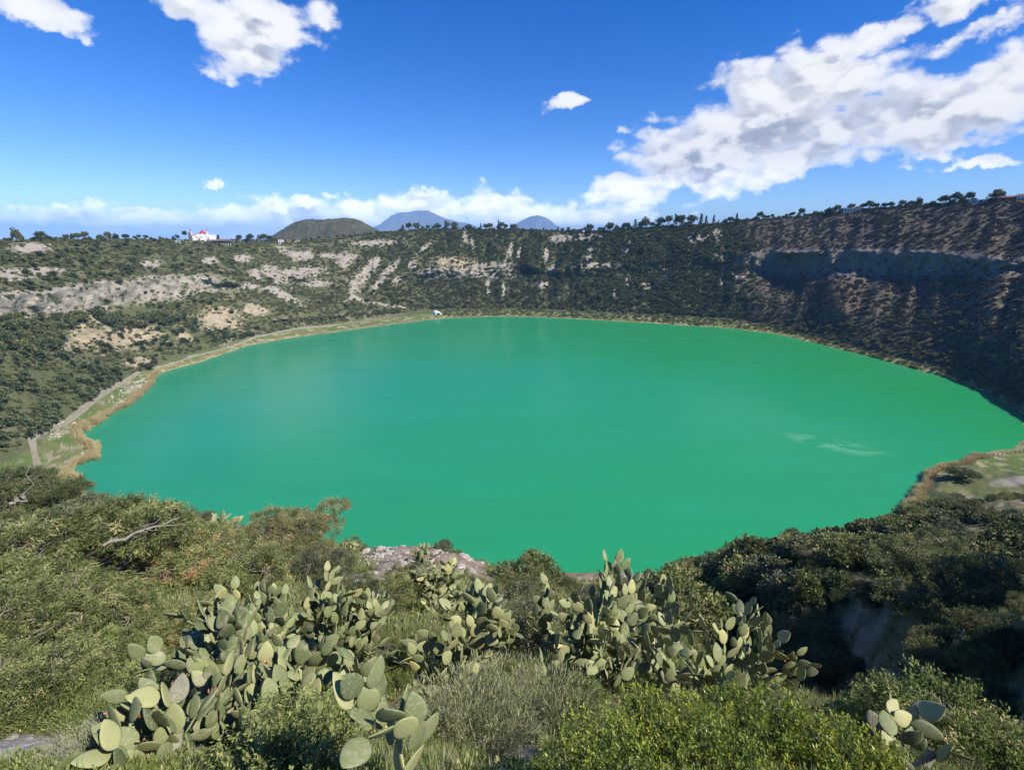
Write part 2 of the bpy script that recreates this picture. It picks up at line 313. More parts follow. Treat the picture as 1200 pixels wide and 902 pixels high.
def shore_sd(x, y):
    x = np.asarray(x, float); y = np.asarray(y, float); best = np.full(x.shape, 1e9); ins = np.zeros(x.shape, bool)
    n = len(SH)
    for i in range(n):
        ax, ay = SH[i]; bx, by = SH[(i + 1) % n]; ex, ey = bx - ax, by - ay
        tq = np.clip(((x - ax) * ex + (y - ay) * ey) / (ex * ex + ey * ey), 0, 1)
        best = np.minimum(best, (x - ax - tq * ex) ** 2 + (y - ay - tq * ey) ** 2)
        c = ((ay > y) != (by > y)); 
        with np.errstate(divide='ignore', invalid='ignore'):
            xi = (bx - ax) * (y - ay) / (by - ay + 1e-12) + ax
        ins ^= c & (x < xi)
    return np.sqrt(best) * np.where(ins, -1, 1)
X = RR * np.sin(A2); Y = RR * np.cos(A2)
SD = np.full(RR.shape, 1e3)
m = (RR > 60) & (RR < 760) & (Y > 40) & (G < 10)
SD[m] = shore_sd(X[m], Y[m])
SDn = SD + (fbm(X / 9, Y / 9, 0, 4, 81) - 0.5) * 7.0
ZZ = np.where(SDn < 0, np.minimum(np.maximum(SDn * 0.3, -5.0), ZZ * 0 - 0.02), np.where(SD < 900, np.maximum(np.minimum(ZZ, 0.25 + SDn * 0.6 + np.maximum(SDn - 8, 0) * 3), np.minimum(0.07 * SDn, 0.6) + 0.03), ZZ))
TX, TY, TZ = X, Y, ZZ
# ---------------- look-ups
def _col(az): return (np.clip(np.interp(az, AZ, np.arange(NC)), 0, NC - 1))
def height(x, y):
    az = math.atan2(x, y); r_ = math.hypot(x, y); c = float(_col(az)); i = min(int(c), NC - 2); f = c - i
    return (1 - f) * float(np.interp(r_, np.maximum.accumulate(RR[i]), ZZ[i])) + f * float(np.interp(r_, np.maximum.accumulate(RR[i + 1]), ZZ[i + 1]))
def hit(x, y):
    """the ground point seen at a photograph pixel"""
    az, tn = px_angles(x, y); i = int(round(float(_col(az)))); d = ZZ[i] - (H + RR[i] * tn)
    k = np.argmax((d >= 0) & (np.arange(NR) > 3))
    if d[k] < 0: return None
    f = d[k - 1] / (d[k - 1] - d[k]) if k > 0 and d[k] != d[k - 1] else 0
    r_ = RR[i, k - 1] + (RR[i, k] - RR[i, k - 1]) * f; z_ = ZZ[i, k - 1] + (ZZ[i, k] - ZZ[i, k - 1]) * f
    return Vector((r_ * math.sin(az), r_ * math.cos(az), z_))
def ppm(p):
    """photograph pixels per metre at a point"""
    return F / (p.y * CP - (p.z - H) * SP)
def to_px(x, y, z):
    z = z - H; dep = y * CP - z * SP; return 600 + F * x / dep, 451 - F * (y * SP + z * CP) / dep
dep = TY * CP - (TZ - H) * SP; ok = dep > 0.5
PXX = np.where(ok, 600 + F * TX / np.where(ok, dep, 1), -9999); PXY = np.where(ok, 451 - F * (TY * SP + (TZ - H) * CP) / np.where(ok, dep, 1), -9999)
# ---------------- ground colours (soil, rock, dry grass, scorched slope), placed where the photograph has them
n_a = fbm(X / 22, Y / 22, ZZ / 22, 5, 91); n_b = fbm(X / 5, Y / 5, ZZ / 5, 4, 95); n_c = fbm(X / 1.3, Y / 1.3, ZZ / 1.3, 3, 99)
def blob(cx, cy, rx, ry, tilt=0.0):
    a = R(tilt); dx, dy = PXX - cx, -(PXY - cy); u = (dx * math.cos(a) + dy * math.sin(a)) / rx; v = (-dx * math.sin(a) + dy * math.cos(a)) / ry
    return 1.0 - np.sqrt(u * u + v * v)
def paint(base, col, mask): return base * (1 - mask[..., None]) + np.array(col) * mask[..., None]
CL = np.zeros(RR.shape + (3,)); farr = G > 8.9
olive, soil, green, dry = (0.098, 0.102, 0.045), (0.27, 0.22, 0.15), (0.065, 0.085, 0.032), (0.24, 0.215, 0.10)
CL[:] = olive
CL = paint(CL, soil, sstep(0.52, 0.68, n_a) * 0.4)
CL = paint(CL, green, sstep(0.46, 0.60, n_b) * 0.6)
midw = sstep(380, 560, PXX) * farr
CL = paint(CL, (0.075, 0.082, 0.036), midw * 0.7)
ROCKM = np.zeros(RR.shape)
pale = [(35, 291, 24, 6, 0), (12, 322, 30, 7, 0), (52, 318, 26, 4, 0), (180, 309, 12, 5, 0), (246, 306, 9, 4, 0), (283, 303, 12, 4, 0), (300, 322, 9, 5, -30), (322, 322, 18, 7, -30), (352, 320, 24, 6, 5), (372, 332, 16, 4, 0), (340, 297, 18, 5, -25), (358, 300, 9, 6, 0), (385, 300, 10, 3, 0), (335, 348, 16, 4, -25), (318, 340, 12, 4, 0), (292, 336, 9, 4, 0),
        (405, 305, 12, 8, 40), (428, 322, 5, 17, -25), (415, 336, 5, 16, -20), (447, 327, 4, 17, -35), (466, 329, 5, 5, 0), (484, 309, 5, 6, 0), (440, 308, 4, 8, -10), (440, 285, 26, 3, 3), (420, 350, 14, 2, -35), (455, 358, 20, 1.6, -8), (498, 290, 10, 2.4, 40), (462, 312, 3, 9, -30),
        (546, 280, 3.2, 13, 12), (553, 286, 2, 9, 8), (597, 294, 3.6, 11, -14), (608, 297, 2, 7, -14), (634, 334, 8, 4, 0), (648, 315, 7, 5, 30), (572, 335, 3, 9, 0), (590, 340, 2, 8, 0), (655, 280, 10, 6, 0), (680, 278, 20, 5, 0), (735, 290, 5, 9, -20), (757, 336, 6, 4, 0), (736, 328, 3, 10, 0), (700, 312, 26, 4, 0), (840, 276, 6, 8, 0), (690, 300, 3, 16, -15), (843, 330, 5, 9, 0), (866, 326, 8, 8, 0), (820, 280, 16, 6, 0), (780, 318, 3, 8, 0), (720, 345, 3, 7, 0), (640, 300, 3, 9, 0)]
for b_ in pale: ROCKM = np.maximum(ROCKM, sstep(-0.32, 0.3, blob(*b_) + (n_b - 0.5) * 2.4 + (n_c - 0.5) * 0.8) * farr)
cliffL = cl * (1 - sstep(235, 300, PXX)) * sstep(0.36, 0.5, n_b + 0.3 * (n_a - .35))
cliffM = cl * sstep(480, 500, PXX) * (1 - sstep(590, 615, PXX)) * sstep(0.40, 0.5, n_b)
cliffN = cl * sstep(640, 700, PXX) * (1 - sstep(850, 860, PXX)) * sstep(0.52, 0.62, n_b) * 0.5
ROCKM = np.maximum(ROCKM, np.maximum(cliffL, np.maximum(cliffM, cliffN)) )
tan = np.zeros(RR.shape)
for b_ in [(258, 374, 26, 13, -8), (128, 398, 62, 15, 5), (40, 411, 17, 11, 0), (300, 364, 17, 6, -10), (160, 424, 16, 6, 10), (120, 375, 20, 8, 0), (530, 307, 26, 6, 0), (560, 312, 30, 6, 0), (90, 385, 14, 8, 0), (215, 395, 10, 5, 0)]:
    tan = np.maximum(tan, sstep(-0.35, 0.3, blob(*b_) + (n_b - 0.5) * 2.0 + (n_c - .5) * .6) * farr)
rockc = 0.62 + 0.5 * n_c + 0.25 * (n_b - .5)
CL = paint(CL, (0.40, 0.315, 0.21), tan * 0.9)
CL = CL * (1 - ROCKM[..., None]) + (np.array((0.41, 0.36, 0.29)) * rockc[..., None]) * ROCKM[..., None]
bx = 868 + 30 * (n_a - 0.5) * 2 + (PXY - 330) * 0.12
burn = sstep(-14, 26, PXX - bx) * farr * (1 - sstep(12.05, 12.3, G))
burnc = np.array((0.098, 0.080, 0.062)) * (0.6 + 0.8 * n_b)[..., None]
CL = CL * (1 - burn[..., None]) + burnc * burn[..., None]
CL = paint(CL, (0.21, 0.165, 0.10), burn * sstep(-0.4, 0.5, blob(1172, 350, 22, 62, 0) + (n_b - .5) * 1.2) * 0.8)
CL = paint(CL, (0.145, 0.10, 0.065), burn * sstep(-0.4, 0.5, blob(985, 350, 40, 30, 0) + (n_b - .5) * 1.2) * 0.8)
cR = cl * sstep(822, 845, PXX) * farr; CL = paint(CL, (0.19, 0.175, 0.155), cR * (0.25 + 1.3 * fbm(arc / 3.0, G * 1.2, 8.8, 3, 131)).clip(0, 1) * sstep(0.35, 0.5, n_b + 0.1) * 0.85)
ROCKM = np.maximum(ROCKM, cR * 0.8)
# shore bench: grass, pale mud, ochre reeds
bench = (SD < 60) & (G < 9.6) & (G > 6.9) & (PXX > -300)
gm = sstep(0.40, 0.58, fbm(X / 8, Y / 8, 0, 4, 111))
bcol = np.array((0.155, 0.165, 0.058)) * (1 - gm[..., None]) + np.array((0.10, 0.155, 0.035)) * gm[..., None]
bm = bench * (1 - sstep(24, 46, SD)) * (1 - sstep(2.2, 5.0, TZ)) 
CL = CL * (1 - bm[..., None]) + bcol * bm[..., None]
pm = bm * sstep(0.55, 0.68, fbm(X / 5, Y / 5, 0, 4, 117)); CL = paint(CL, (0.36, 0.31, 0.21), pm * 0.9)
ed = bench * (1 - sstep(1.5, 5, SDn)) ; CL = paint(CL, (0.40, 0.31, 0.16), ed * 0.85)
for b_ in [(1186, 564, 28, 6, 6)]: CL = paint(CL, (0.22, 0.20, 0.165), sstep(-0.1, 0.2, blob(*b_) + (n_b - .5) * .5) * (G < 9.0))
# near ground
nearm = G < 7.0
ncol = np.array((0.125, 0.118, 0.05)) * (1 - sstep(.42, .6, n_c)[..., None]) + np.array((0.26, 0.205, 0.145)) * sstep(.42, .6, n_c)[..., None]
CL = np.where(nearm[..., None], ncol, CL)
for (b_, c_) in [((300, 655, 46, 26, -15), (.34, .27, .21)), ((560, 640, 42, 16, -30), (.36, .25, .19)), ((475, 655, 46, 26, 0), (.33, .26, .20)), ((525, 648, 66, 24, -8), (.37, .27, .21)), ((430, 700, 40, 22, 0), (.33, .28, .21)), ((400, 690, 40, 16, 0), (.30, .25, .19)), ((600, 888, 40, 24, 0), (.42, .39, .34)), ((50, 880, 80, 18, 0), (.42, .38, .33)), ((900, 625, 22, 8, 0), (.45, .33, .25)), ((1130, 632, 26, 6, -12), (.38, .33, .26)), ((1140, 655, 20, 16, 0), (.22, .2, .17)), ((220, 885, 60, 12, 0), (.36, .33, .27)), ((700, 674, 60, 5, 0), (.38, .29, .18)), ((580, 650, 30, 10, 0), (.34, .22, .16))]:
    m_ = sstep(-0.3, 0.3, blob(*b_) + (n_c - .5) * 1.2) * nearm * (G > 1.5); CL = paint(CL, c_, m_ * 0.92); ROCKM = np.maximum(ROCKM, m_)
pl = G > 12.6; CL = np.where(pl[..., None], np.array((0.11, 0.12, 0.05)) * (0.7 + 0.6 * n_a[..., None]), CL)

gmat = bpy.data.materials.new('ground'); gmat.use_nodes = True; g = NT(gmat.node_tree); bs = g.n['Principled BSDF']
at = g.n.new('ShaderNodeAttribute'); at.attribute_name = 'Col'
ar = g.n.new('ShaderNodeAttribute'); ar.attribute_name = 'rock'
geo = g.n.new('ShaderNodeNewGeometry'); pos = geo.outputs['Position']
f1 = g.noise(pos, 0.9, 8, 0.68); f2 = g.noise(pos, 11.0, 6, 0.65); f3 = g.noise(pos, 0.16, 6, 0.6)
va = g.maprange(f1, 0.3, 0.7, 0.62, 1.36); vb = g.maprange(f2, 0.3, 0.7, 0.72, 1.26)
cm = g.mix(1.0, at.outputs['Color'], g.mix(0.5, va, vb), 'MULTIPLY')
cm = g.mix(g.math('MULTIPLY', g.maprange(f3, 0.45, 0.62, 0, 0.45), g.math('SUBTRACT', 1.0, ar.outputs['Fac'])), cm, C4(0.07, 0.085, 0.03))
# bedding and cracks on bare rock
vs = g.n.new('ShaderNodeTexVoronoi'); vs.feature = 'DISTANCE_TO_EDGE'; vs.inputs['Scale'].default_value = 0.35
g.l.new(g.vmath('ADD', g.vmath('MULTIPLY', pos, (1, 1, 1.7)), g.vmath('SCALE', g.noise(pos, .5, 4, out=1))), vs.inputs['Vector'])
crk = g.math('MULTIPLY', g.maprange(vs.outputs[0], 0.0, 0.12, 1, 0), ar.outputs['Fac'])
cm = g.mix(g.math('MULTIPLY', crk, 0.5), cm, C4(0.10, 0.085, 0.07))
bd = g.noise(g.vmath('MULTIPLY', pos, (.05, .05, 1.1)), 1.0, 5, 0.6)
cm = g.mix(g.math('MULTIPLY', g.maprange(bd, .5, .62), g.math('MULTIPLY', ar.outputs['Fac'], 0.35)), cm, C4(.20, .15, .10))
g.l.new(cm, bs.inputs['Base Color']); bs.inputs['Roughness'].default_value = 0.95; bs.inputs['Specular IOR Level'].default_value = 0.15
hgt = g.math('ADD', g.math('MULTIPLY', f1, 1.2), g.math('MULTIPLY', f2, 0.12)); hgt = g.math('SUBTRACT', hgt, g.math('MULTIPLY', crk, 0.4))
g.l.new(g.bump(hgt, 0.8, 0.35), bs.inputs['Normal'])
V = np.stack([TX, TY, TZ], -1).reshape(-1, 3)
ii, kk = np.meshgrid(np.arange(NC - 1), np.arange(NR - 1), indexing='ij'); b0 = (ii * NR + kk).ravel()
Q = np.stack([b0, b0 + 1, b0 + NR + 1, b0 + NR], 1)
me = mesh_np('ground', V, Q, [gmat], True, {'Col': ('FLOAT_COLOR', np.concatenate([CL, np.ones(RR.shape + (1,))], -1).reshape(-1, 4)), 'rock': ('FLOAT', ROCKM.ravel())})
ground = link('ground', me); tag(ground, 'slopes of the crater around the lake with olive scrub soil and pale rock', 'ground', kind='structure')
# ------------------------------------------------------------------ water
wm = bpy.data.materials.new('lake_water'); wm.use_nodes = True; g = NT(wm.node_tree); bs = g.n['Principled BSDF']
geo = g.n.new('ShaderNodeNewGeometry'); pos = geo.outputs['Position']
sep = g.n.new('ShaderNodeSeparateXYZ'); g.l.new(pos, sep.inputs[0])
gx = g.math('ADD', sep.outputs[0], g.math('MULTIPLY', g.math('SUBTRACT', g.noise(pos, 0.006, 4), 0.5), 260))
wc = g.mix(g.maprange(gx, -280, 330, smooth=True), C4(0.016, 0.226, 0.114), C4(0.020, 0.255, 0.074))
st = g.noise(g.vmath('MULTIPLY', pos, (0.010, 0.035, 1)), 1.0, 6, 0.62)
st2 = g.noise(g.vmath('MULTIPLY', pos, (0.022, 0.11, 1)), 1.0, 7, 0.66)
wc = g.mix(g.maprange(st2, 0.45, 0.75, 0, 0.2), wc, C4(0.010, 0.175, 0.090))
wc = g.mix(g.maprange(st, 0.42, 0.72, 0, 0.38), wc, C4(0.022, 0.265, 0.145))
fp = hit(978, 521) if False else None
az, tn = px_angles(978, 521); rf = -H / tn; fx, fy = rf * math.sin(az), rf * math.cos(az)
dv = g.vmath('SUBTRACT', pos, (fx, fy, 0)); a_ = R(35)
du = g.vmath('DOT_PRODUCT', dv, (math.cos(a_) / 20, -math.sin(a_) / 20, 0), out=1); dw = g.vmath('DOT_PRODUCT', dv, (math.sin(a_) / 7, math.cos(a_) / 7, 0), out=1)
q = g.math('ADD', g.math('MULTIPLY', du, du), g.math('MULTIPLY', dw, dw))
film = g.math('MULTIPLY', g.maprange(q, 0.0, 2.2, 1, 0, smooth=True), g.maprange(g.noise(g.vmath('MULTIPLY', pos, (.07, .13, 1)), 1.0, 6, .65), .44, .6, 0, 1, smooth=True))
wc = g.mix(g.math('MULTIPLY', film, 0.42), wc, C4(0.17, 0.43, 0.25))
g.l.new(wc, bs.inputs['Base Color']); bs.inputs['IOR'].default_value = 1.333; bs.inputs['Roughness'].default_value = 0.2
rip = g.noise(g.vmath('MULTIPLY', pos, (0.9, 1.7, 1)), 1.0, 5, 0.6)
g.l.new(g.bump(rip, 0.35, 0.12), bs.inputs['Normal'])
wq = [(-520, 60, 0), (620, 60, 0), (620, 700, 0), (-520, 700, 0)]
wn_ = 40; gx_, gy_ = np.meshgrid(np.linspace(-520, 620, wn_), np.linspace(60, 720, wn_), indexing='ij')
V = np.stack([gx_, gy_, 0 * gx_], -1).reshape(-1, 3); ii, kk = np.meshgrid(np.arange(wn_ - 1), np.arange(wn_ - 1), indexing='ij'); b0 = (ii * wn_ + kk).ravel()
Q = np.stack([b0, b0 + wn_, b0 + wn_ + 1, b0 + 1], 1)
tag(link('water', mesh_np('water', V, Q, [wm], True)), 'opaque emerald green crater lake', 'lake', kind='structure')
# ------------------------------------------------------------------ plant materials
def leaf_mat(name, stops, trans=0.25, rough=0.55, spec=0.25, objvar=0.18):
    m = bpy.data.materials.new(name); m.use_nodes = True; g = NT(m.node_tree); bs = g.n['Principled BSDF']
    a = g.n.new('ShaderNodeAttribute'); a.attribute_name = 'tint'
    oi = g.n.new('ShaderNodeObjectInfo')
    ti = g.math('ADD', a.outputs['Fac'], g.math('MULTIPLY', g.math('SUBTRACT', oi.outputs['Random'], 0.5), objvar * 2), clamp=True)
    c = g.ramp(ti, stops)
    g.l.new(c, bs.inputs['Base Color']); bs.inputs['Roughness'].default_value = rough; bs.inputs['Specular IOR Level'].default_value = spec
    if trans:
        tr = g.n.new('ShaderNodeBsdfTranslucent'); g.l.new(c, tr.inputs[0]); mx = g.n.new('ShaderNodeMixShader'); mx.inputs[0].default_value = trans
        g.l.new(bs.outputs[0], mx.inputs[1]); g.l.new(tr.outputs[0], mx.inputs[2]); g.l.new(mx.outputs[0], g.n['Material Output'].inputs[0])
    return m
def plain_mat(name, c1, c2, scale=6.0, rough=0.85, bump=0.3, dist=0.02, spec=0.2, coord='Object'):
    m = bpy.data.materials.new(name); m.use_nodes = True; g = NT(m.node_tree); bs = g.n['Principled BSDF']
    tcn = g.n.new('ShaderNodeTexCoord'); n_ = g.noise(tcn.outputs[coord], scale, 7, 0.62)
    c = g.mix(g.maprange(n_, 0.35, 0.65, 0, 1), C4(*c1), C4(*c2)); g.l.new(c, bs.inputs['Base Color'])
    bs.inputs['Roughness'].default_value = rough; bs.inputs['Specular IOR Level'].default_value = spec
    if bump: g.l.new(g.bump(n_, bump, dist), bs.inputs['Normal'])
    return m
M = {}
M['scrub'] = leaf_mat('scrub_leaves', [(0, (0.048, 0.065, 0.024)), (.45, (0.126, 0.146, 0.053)), (.8, (0.250, 0.239, 0.097)), (1, (0.373, 0.305, 0.150))], 0.15)
M['wood_green'] = leaf_mat('dark_green_leaves', [(0, (0.028, 0.044, 0.018)), (.5, (0.069, 0.096, 0.036)), (.85, (0.132, 0.158, 0.061)), (1, (0.222, 0.223, 0.090))], 0.15)
M['olive'] = leaf_mat('olive_leaves', [(0, (0.076, 0.094, 0.030)), (.35, (0.200, 0.228, 0.076)), (.7, (0.338, 0.352, 0.131)), (.94, (0.497, 0.428, 0.193)), (1, (0.552, 0.235, 0.124))], 0.3)
M['greygreen'] = leaf_mat('grey_green_leaves', [(0, (0.065, 0.082, 0.045)), (.5, (0.155, 0.171, 0.088)), (1, (0.300, 0.293, 0.159))], 0.25)
M['bright'] = leaf_mat('bright_green_leaves', [(0, (.038, .068, .012)), (.4, (.11, .17, .024)), (.75, (.24, .30, .036)), (1, (.46, .46, .06))], 0.35, 0.38, 0.45, 0.14)
M['herb'] = leaf_mat('herb_leaves', [(0, (0.085, 0.121, 0.030)), (.5, (0.209, 0.259, 0.068)), (.85, (0.359, 0.378, 0.121)), (1, (0.568, 0.465, 0.224))], 0.3)
M['straw'] = leaf_mat('dry_stems', [(0, (0.110, 0.127, 0.055)), (.4, (0.231, 0.248, 0.121)), (.8, (0.374, 0.363, 0.198)), (1, (0.484, 0.440, 0.286))], 0.2)
M['burnt'] = leaf_mat('dry_brown_scrub', [(0, (.035, .034, .022)), (.5, (.082, .075, .047)), (.85, (.16, .138, .09)), (1, (.28, .245, .17))], 0.1)
M['reed'] = leaf_mat('ochre_reeds', [(0, (0.288, 0.222, 0.096)), (.5, (0.504, 0.396, 0.192)), (1, (0.600, 0.552, 0.312))], 0.2)
M['palmleaf'] = leaf_mat('palm_fronds', [(0, (.02, .035, .015)), (1, (.06, .08, .035))], 0.1)
M['mesquite'] = leaf_mat('olive_tree_leaves', [(0, (0.055, 0.072, 0.028)), (.4, (0.135, 0.161, 0.057)), (.75, (0.246, 0.265, 0.105)), (1, (0.358, 0.358, 0.161))], 0.25)
M['bark'] = plain_mat('grey_bark', (.13, .105, .08), (.27, .235, .195), 9, 0.9, 0.5)
M['deadwood'] = plain_mat('bleached_wood', (.19, .165, .135), (.33, .29, .25), 12, 0.9, 0.4)
M['stone'] = plain_mat('pale_stone', (.27, .235, .19), (.50, .46, .40), 2.5, 0.95, 0.7, 0.08)
# ------------------------------------------------------------------ plant geometry in numpy
def rnd(*s): return RS.rand(*s)
def unit(v): return v / np.maximum(np.linalg.norm(v, axis=-1, keepdims=True), 1e-9)
def leaves(P_, dirs, length, width, tint, fold=0.0):
    """one four-cornered leaf at each point, growing along dirs"""
    n = len(P_); d = unit(dirs); s = unit(np.cross(d, unit(RS.randn(n, 3)))); nrm = np.cross(d, s)
    length = np.broadcast_to(length, (n,))[:, None]; width = np.broadcast_to(width, (n,))[:, None]
    a = P_; b = P_ + d * length * 0.5 + s * width * 0.5 + nrm * width * fold; c = P_ + d * length; e = P_ + d * length * 0.5 - s * width * 0.5 + nrm * width * fold
    V = np.stack([a, b, c, e], 1).reshape(-1, 3); Q = np.arange(4 * n).reshape(n, 4)
    return V, Q, np.repeat(tint, 4)
def tube(pts, r0, r1, k=6):
    pts = np.array(pts, float); n = len(pts); V = []
    for i in range(n):
        d = pts[min(i + 1, n - 1)] - pts[max(i - 1, 0)]; d = d / (np.linalg.norm(d) + 1e-9)
        a = np.cross(d, (0.3, 0.9, 0.2)); a /= np.linalg.norm(a) + 1e-9; b = np.cross(d, a); r = r0 + (r1 - r0) * i / (n - 1)
        for j in range(k):
            th = 2 * math.pi * j / k; V.append(pts[i] + r * (a * math.cos(th) + b * math.sin(th)))
    Q = [[i * k + j, i * k + (j + 1) % k, (i + 1) * k + (j + 1) % k, (i + 1) * k + j] for i in range(n - 1) for j in range(k)]
    return np.array(V), np.array(Q)
class Geo:
    def __init__(s): s.V = []; s.Q = []; s.T = []; s.n = 0
    def add(s, V, Q, T=None):
        s.V.append(V); s.Q.append(np.asarray(Q) + s.n); s.T.append(np.zeros(len(V)) + (0 if T is None else T)); s.n += len(V)
    def mesh(s, name, mat, smooth=False):
        return mesh_np(name, np.concatenate(s.V), np.concatenate(s.Q), [mat], smooth, {'tint': ('FLOAT', np.concatenate(s.T))})
def wiggle(a, b, n=5, amt=0.08):
    a = np.array(a, float); b = np.array(b, float); L = np.linalg.norm(b - a)
    return [a + (b - a) * i / (n - 1) + (RS.randn(3) * amt * L if 0 < i < n - 1 else 0) for i in range(n)]
def crown(g, c, rad, ntw, nlf, ll, lw, up=0.3, droop=0.0, tint0=0.5, spread=0.22, tintvar=0.22):
    """clumps of leaves round twig ends on an uneven lobe"""
    c = np.array(c, float); rad = np.array(rad, float)
    d = unit(RS.randn(ntw, 3)); d[:, 2] = np.abs(d[:, 2]) * 0.8 + d[:, 2] * 0.2 - 0.12; d = unit(d)
    rr_ = 0.55 + 0.5 * rnd(ntw, 1) ** 0.6; rr_ *= 0.85 + 0.35 * vnoise(d[:, :1] * 2.2 + c[0], d[:, 1:2] * 2.2, d[:, 2:] * 2.2, int(RS.randint(999)))
    Tw = c + d * rad * rr_
    m_ = nlf; base = np.repeat(Tw, m_, 0); dd = np.repeat(d, m_, 0); rm = rad.mean()
    off = RS.randn(len(base), 3) * spread * rm * 0.55
    if droop: off[:, 2] -= np.abs(RS.randn(len(base))) * droop * rm
    dirs = dd * 0.5 + RS.randn(len(base), 3) * 0.7 + np.array([0, 0, up - droop * 3.0])
    tw_t = np.repeat(RS.randn(ntw) * tintvar, m_)
    ti = np.clip(tint0 + tw_t + RS.randn(len(base)) * 0.12, 0, 1)
    s = 0.7 + 0.6 * rnd(len(base)); g.add(*leaves(base + off, dirs, ll * s, lw * s, ti, 0.15))
    return Tw
def make_plant(kind, seed):
    """-> (woody mesh, leaf mesh) about one unit wide"""
    global RS
    RS = np.random.RandomState(seed); w_, f_ = Geo(), Geo()
    if kind == 'shrub':          # dense rounded scrub bush, 1 m radius, for the middle distance
        for i in range(6):
            a = rnd() * 6.28; r_ = 0.25 + 0.45 * rnd(); c = (r_ * math.cos(a), r_ * math.sin(a), 0.35 + 0.35 * rnd())
            Tw = crown(f_, c, (0.55, 0.55, 0.45), 26, 20, 0.11, 0.06, 0.3, 0, 0.45)
            w_.add(*tube(wiggle((0, 0, -0.3), c), 0.05, 0.015))
            for k in range(3): w_.add(*tube(wiggle(c, Tw[k], 4), 0.015, 0.005, 4))
    elif kind == 'near_shrub':   # finer leaves for bushes within twenty metres
        for i in range(8):
            a = rnd() * 6.28; r_ = 0.2 + 0.5 * rnd(); c = (r_ * math.cos(a), r_ * math.sin(a), 0.3 + 0.5 * rnd())
            Tw = crown(f_, c, (0.5, 0.5, 0.42), 60, 50, 0.045, 0.017, 0.5, 0, 0.45, 0.16, 0.28)
            w_.add(*tube(wiggle((0, 0, -0.4), c, 6), 0.04, 0.012))
            for k in range(10): w_.add(*tube(wiggle(c, Tw[k], 4), 0.01, 0.003, 4))
    elif kind == 'pepper':       # spreading tree with hanging feathery leaves
        for i in range(14):
            a = rnd() * 6.28; r_ = 1.05 * math.sqrt(rnd()); c = (r_ * math.cos(a), r_ * math.sin(a), 0.55 + 0.4 * rnd() - 0.22 * r_)
            Tw = crown(f_, c, (0.42, 0.42, 0.30), 75, 60, 0.060, 0.011, 0.0, 0.13, 0.45, 0.13, 0.26)
            w_.add(*tube(wiggle((0, 0, -0.5), c, 7, 0.05), 0.06, 0.014))
            for k in range(12): w_.add(*tube(wiggle(c, Tw[k] * 1.02, 5), 0.012, 0.003, 4))
    elif kind == 'leafy':        # upright stems carrying broad bright leaves
        ns = 200
        for i in range(ns):
            a = rnd() * 6.28; r_ = math.sqrt(rnd()) * 0.95; b = np.array((0.5 * r_ * math.cos(a), 0.5 * r_ * math.sin(a), -0.2)); h_ = (0.95 - 0.45 * r_ * r_) * (0.75 + 0.4 * rnd())
            tp = np.array((r_ * math.cos(a) * 1.05, r_ * math.sin(a) * 1.05, h_)); pts = wiggle(b, tp, 6, 0.03); w_.add(*tube(pts, 0.007, 0.002, 4))
            n_ = 46; s_ = 0.30 + 0.7 * rnd(n_) ** 0.7; Pp = b + (tp - b) * s_[:, None] + RS.randn(n_, 3) * 0.022
            an = np.arange(n_) * 2.4 + rnd() * 6; dirs = np.stack([np.cos(an), np.sin(an), 0.5 + 0.5 * rnd(n_)], 1)
            L_ = 0.065 * (0.6 + 0.6 * rnd(n_)); f_.add(*leaves(Pp, dirs, L_, L_ * 0.42, np.clip(0.15 + 0.6 * s_ ** 2 + RS.randn(n_) * 0.14 + RS.randn() * 0.06, 0, 1), 0.18))
    elif kind == 'wispy':        # dry fine-stemmed bush
        ns = 520
        a = rnd(ns) * 6.28; r_ = np.sqrt(rnd(ns)); b = np.stack([0.35 * r_ * np.cos(a), 0.35 * r_ * np.sin(a), -0.15 + 0 * a], 1)
        tp = np.stack([r_ * np.cos(a), r_ * np.sin(a), (0.9 - 0.4 * r_ ** 2) * (0.6 + 0.5 * rnd(ns))], 1)
        n_ = 26; s_ = 0.2 + 0.8 * rnd(ns, n_); Pp = b[:, None] + (tp - b)[:, None] * s_[..., None] + RS.randn(ns, n_, 3) * 0.03
        dirs = (tp - b)[:, None] + RS.randn(ns, n_, 3) * 0.35 + np.array([0, 0, .15])
        f_.add(*leaves(Pp.reshape(-1, 3), dirs.reshape(-1, 3), 0.10, 0.009, np.clip(0.4 + 0.35 * (s_.ravel() - .5) + np.repeat(RS.randn(ns) * 0.15, n_) + RS.randn(ns * n_) * .12, 0, 1)))
        for i in range(60): w_.add(*tube(wiggle(b[i], tp[i], 5, .04), 0.006, 0.002, 4))
    elif kind == 'tree':         # broad open tree, crown radius 1, trunk visible
        ce = []
        for i in range(11):
            a = i * 2.4 + rnd(); r_ = 0.25 + 0.6 * rnd(); c = np.array((r_ * math.cos(a), r_ * math.sin(a), 0.95 + 0.45 * rnd() - 0.35 * r_)); ce.append(c)
            Tw = crown(f_, c, (0.40, 0.40, 0.30), 44, 26, 0.075, 0.035, 0.2, 0.0, 0.5, 0.2)
            w_.add(*tube(wiggle((0.04 * math.cos(a), 0.04 * math.sin(a), 0.35), c, 6, 0.07), 0.045, 0.012))
            for k in range(7): w_.add(*tube(wiggle(c, Tw[k], 4), 0.012, 0.004, 4))
        w_.add(*tube([(0, 0, -0.4), (0.02, 0, 0), (0.0, 0.02, 0.4)], 0.10, 0.06, 8))
    elif kind == 'bigtree':      # the same, for a crown seen from close by
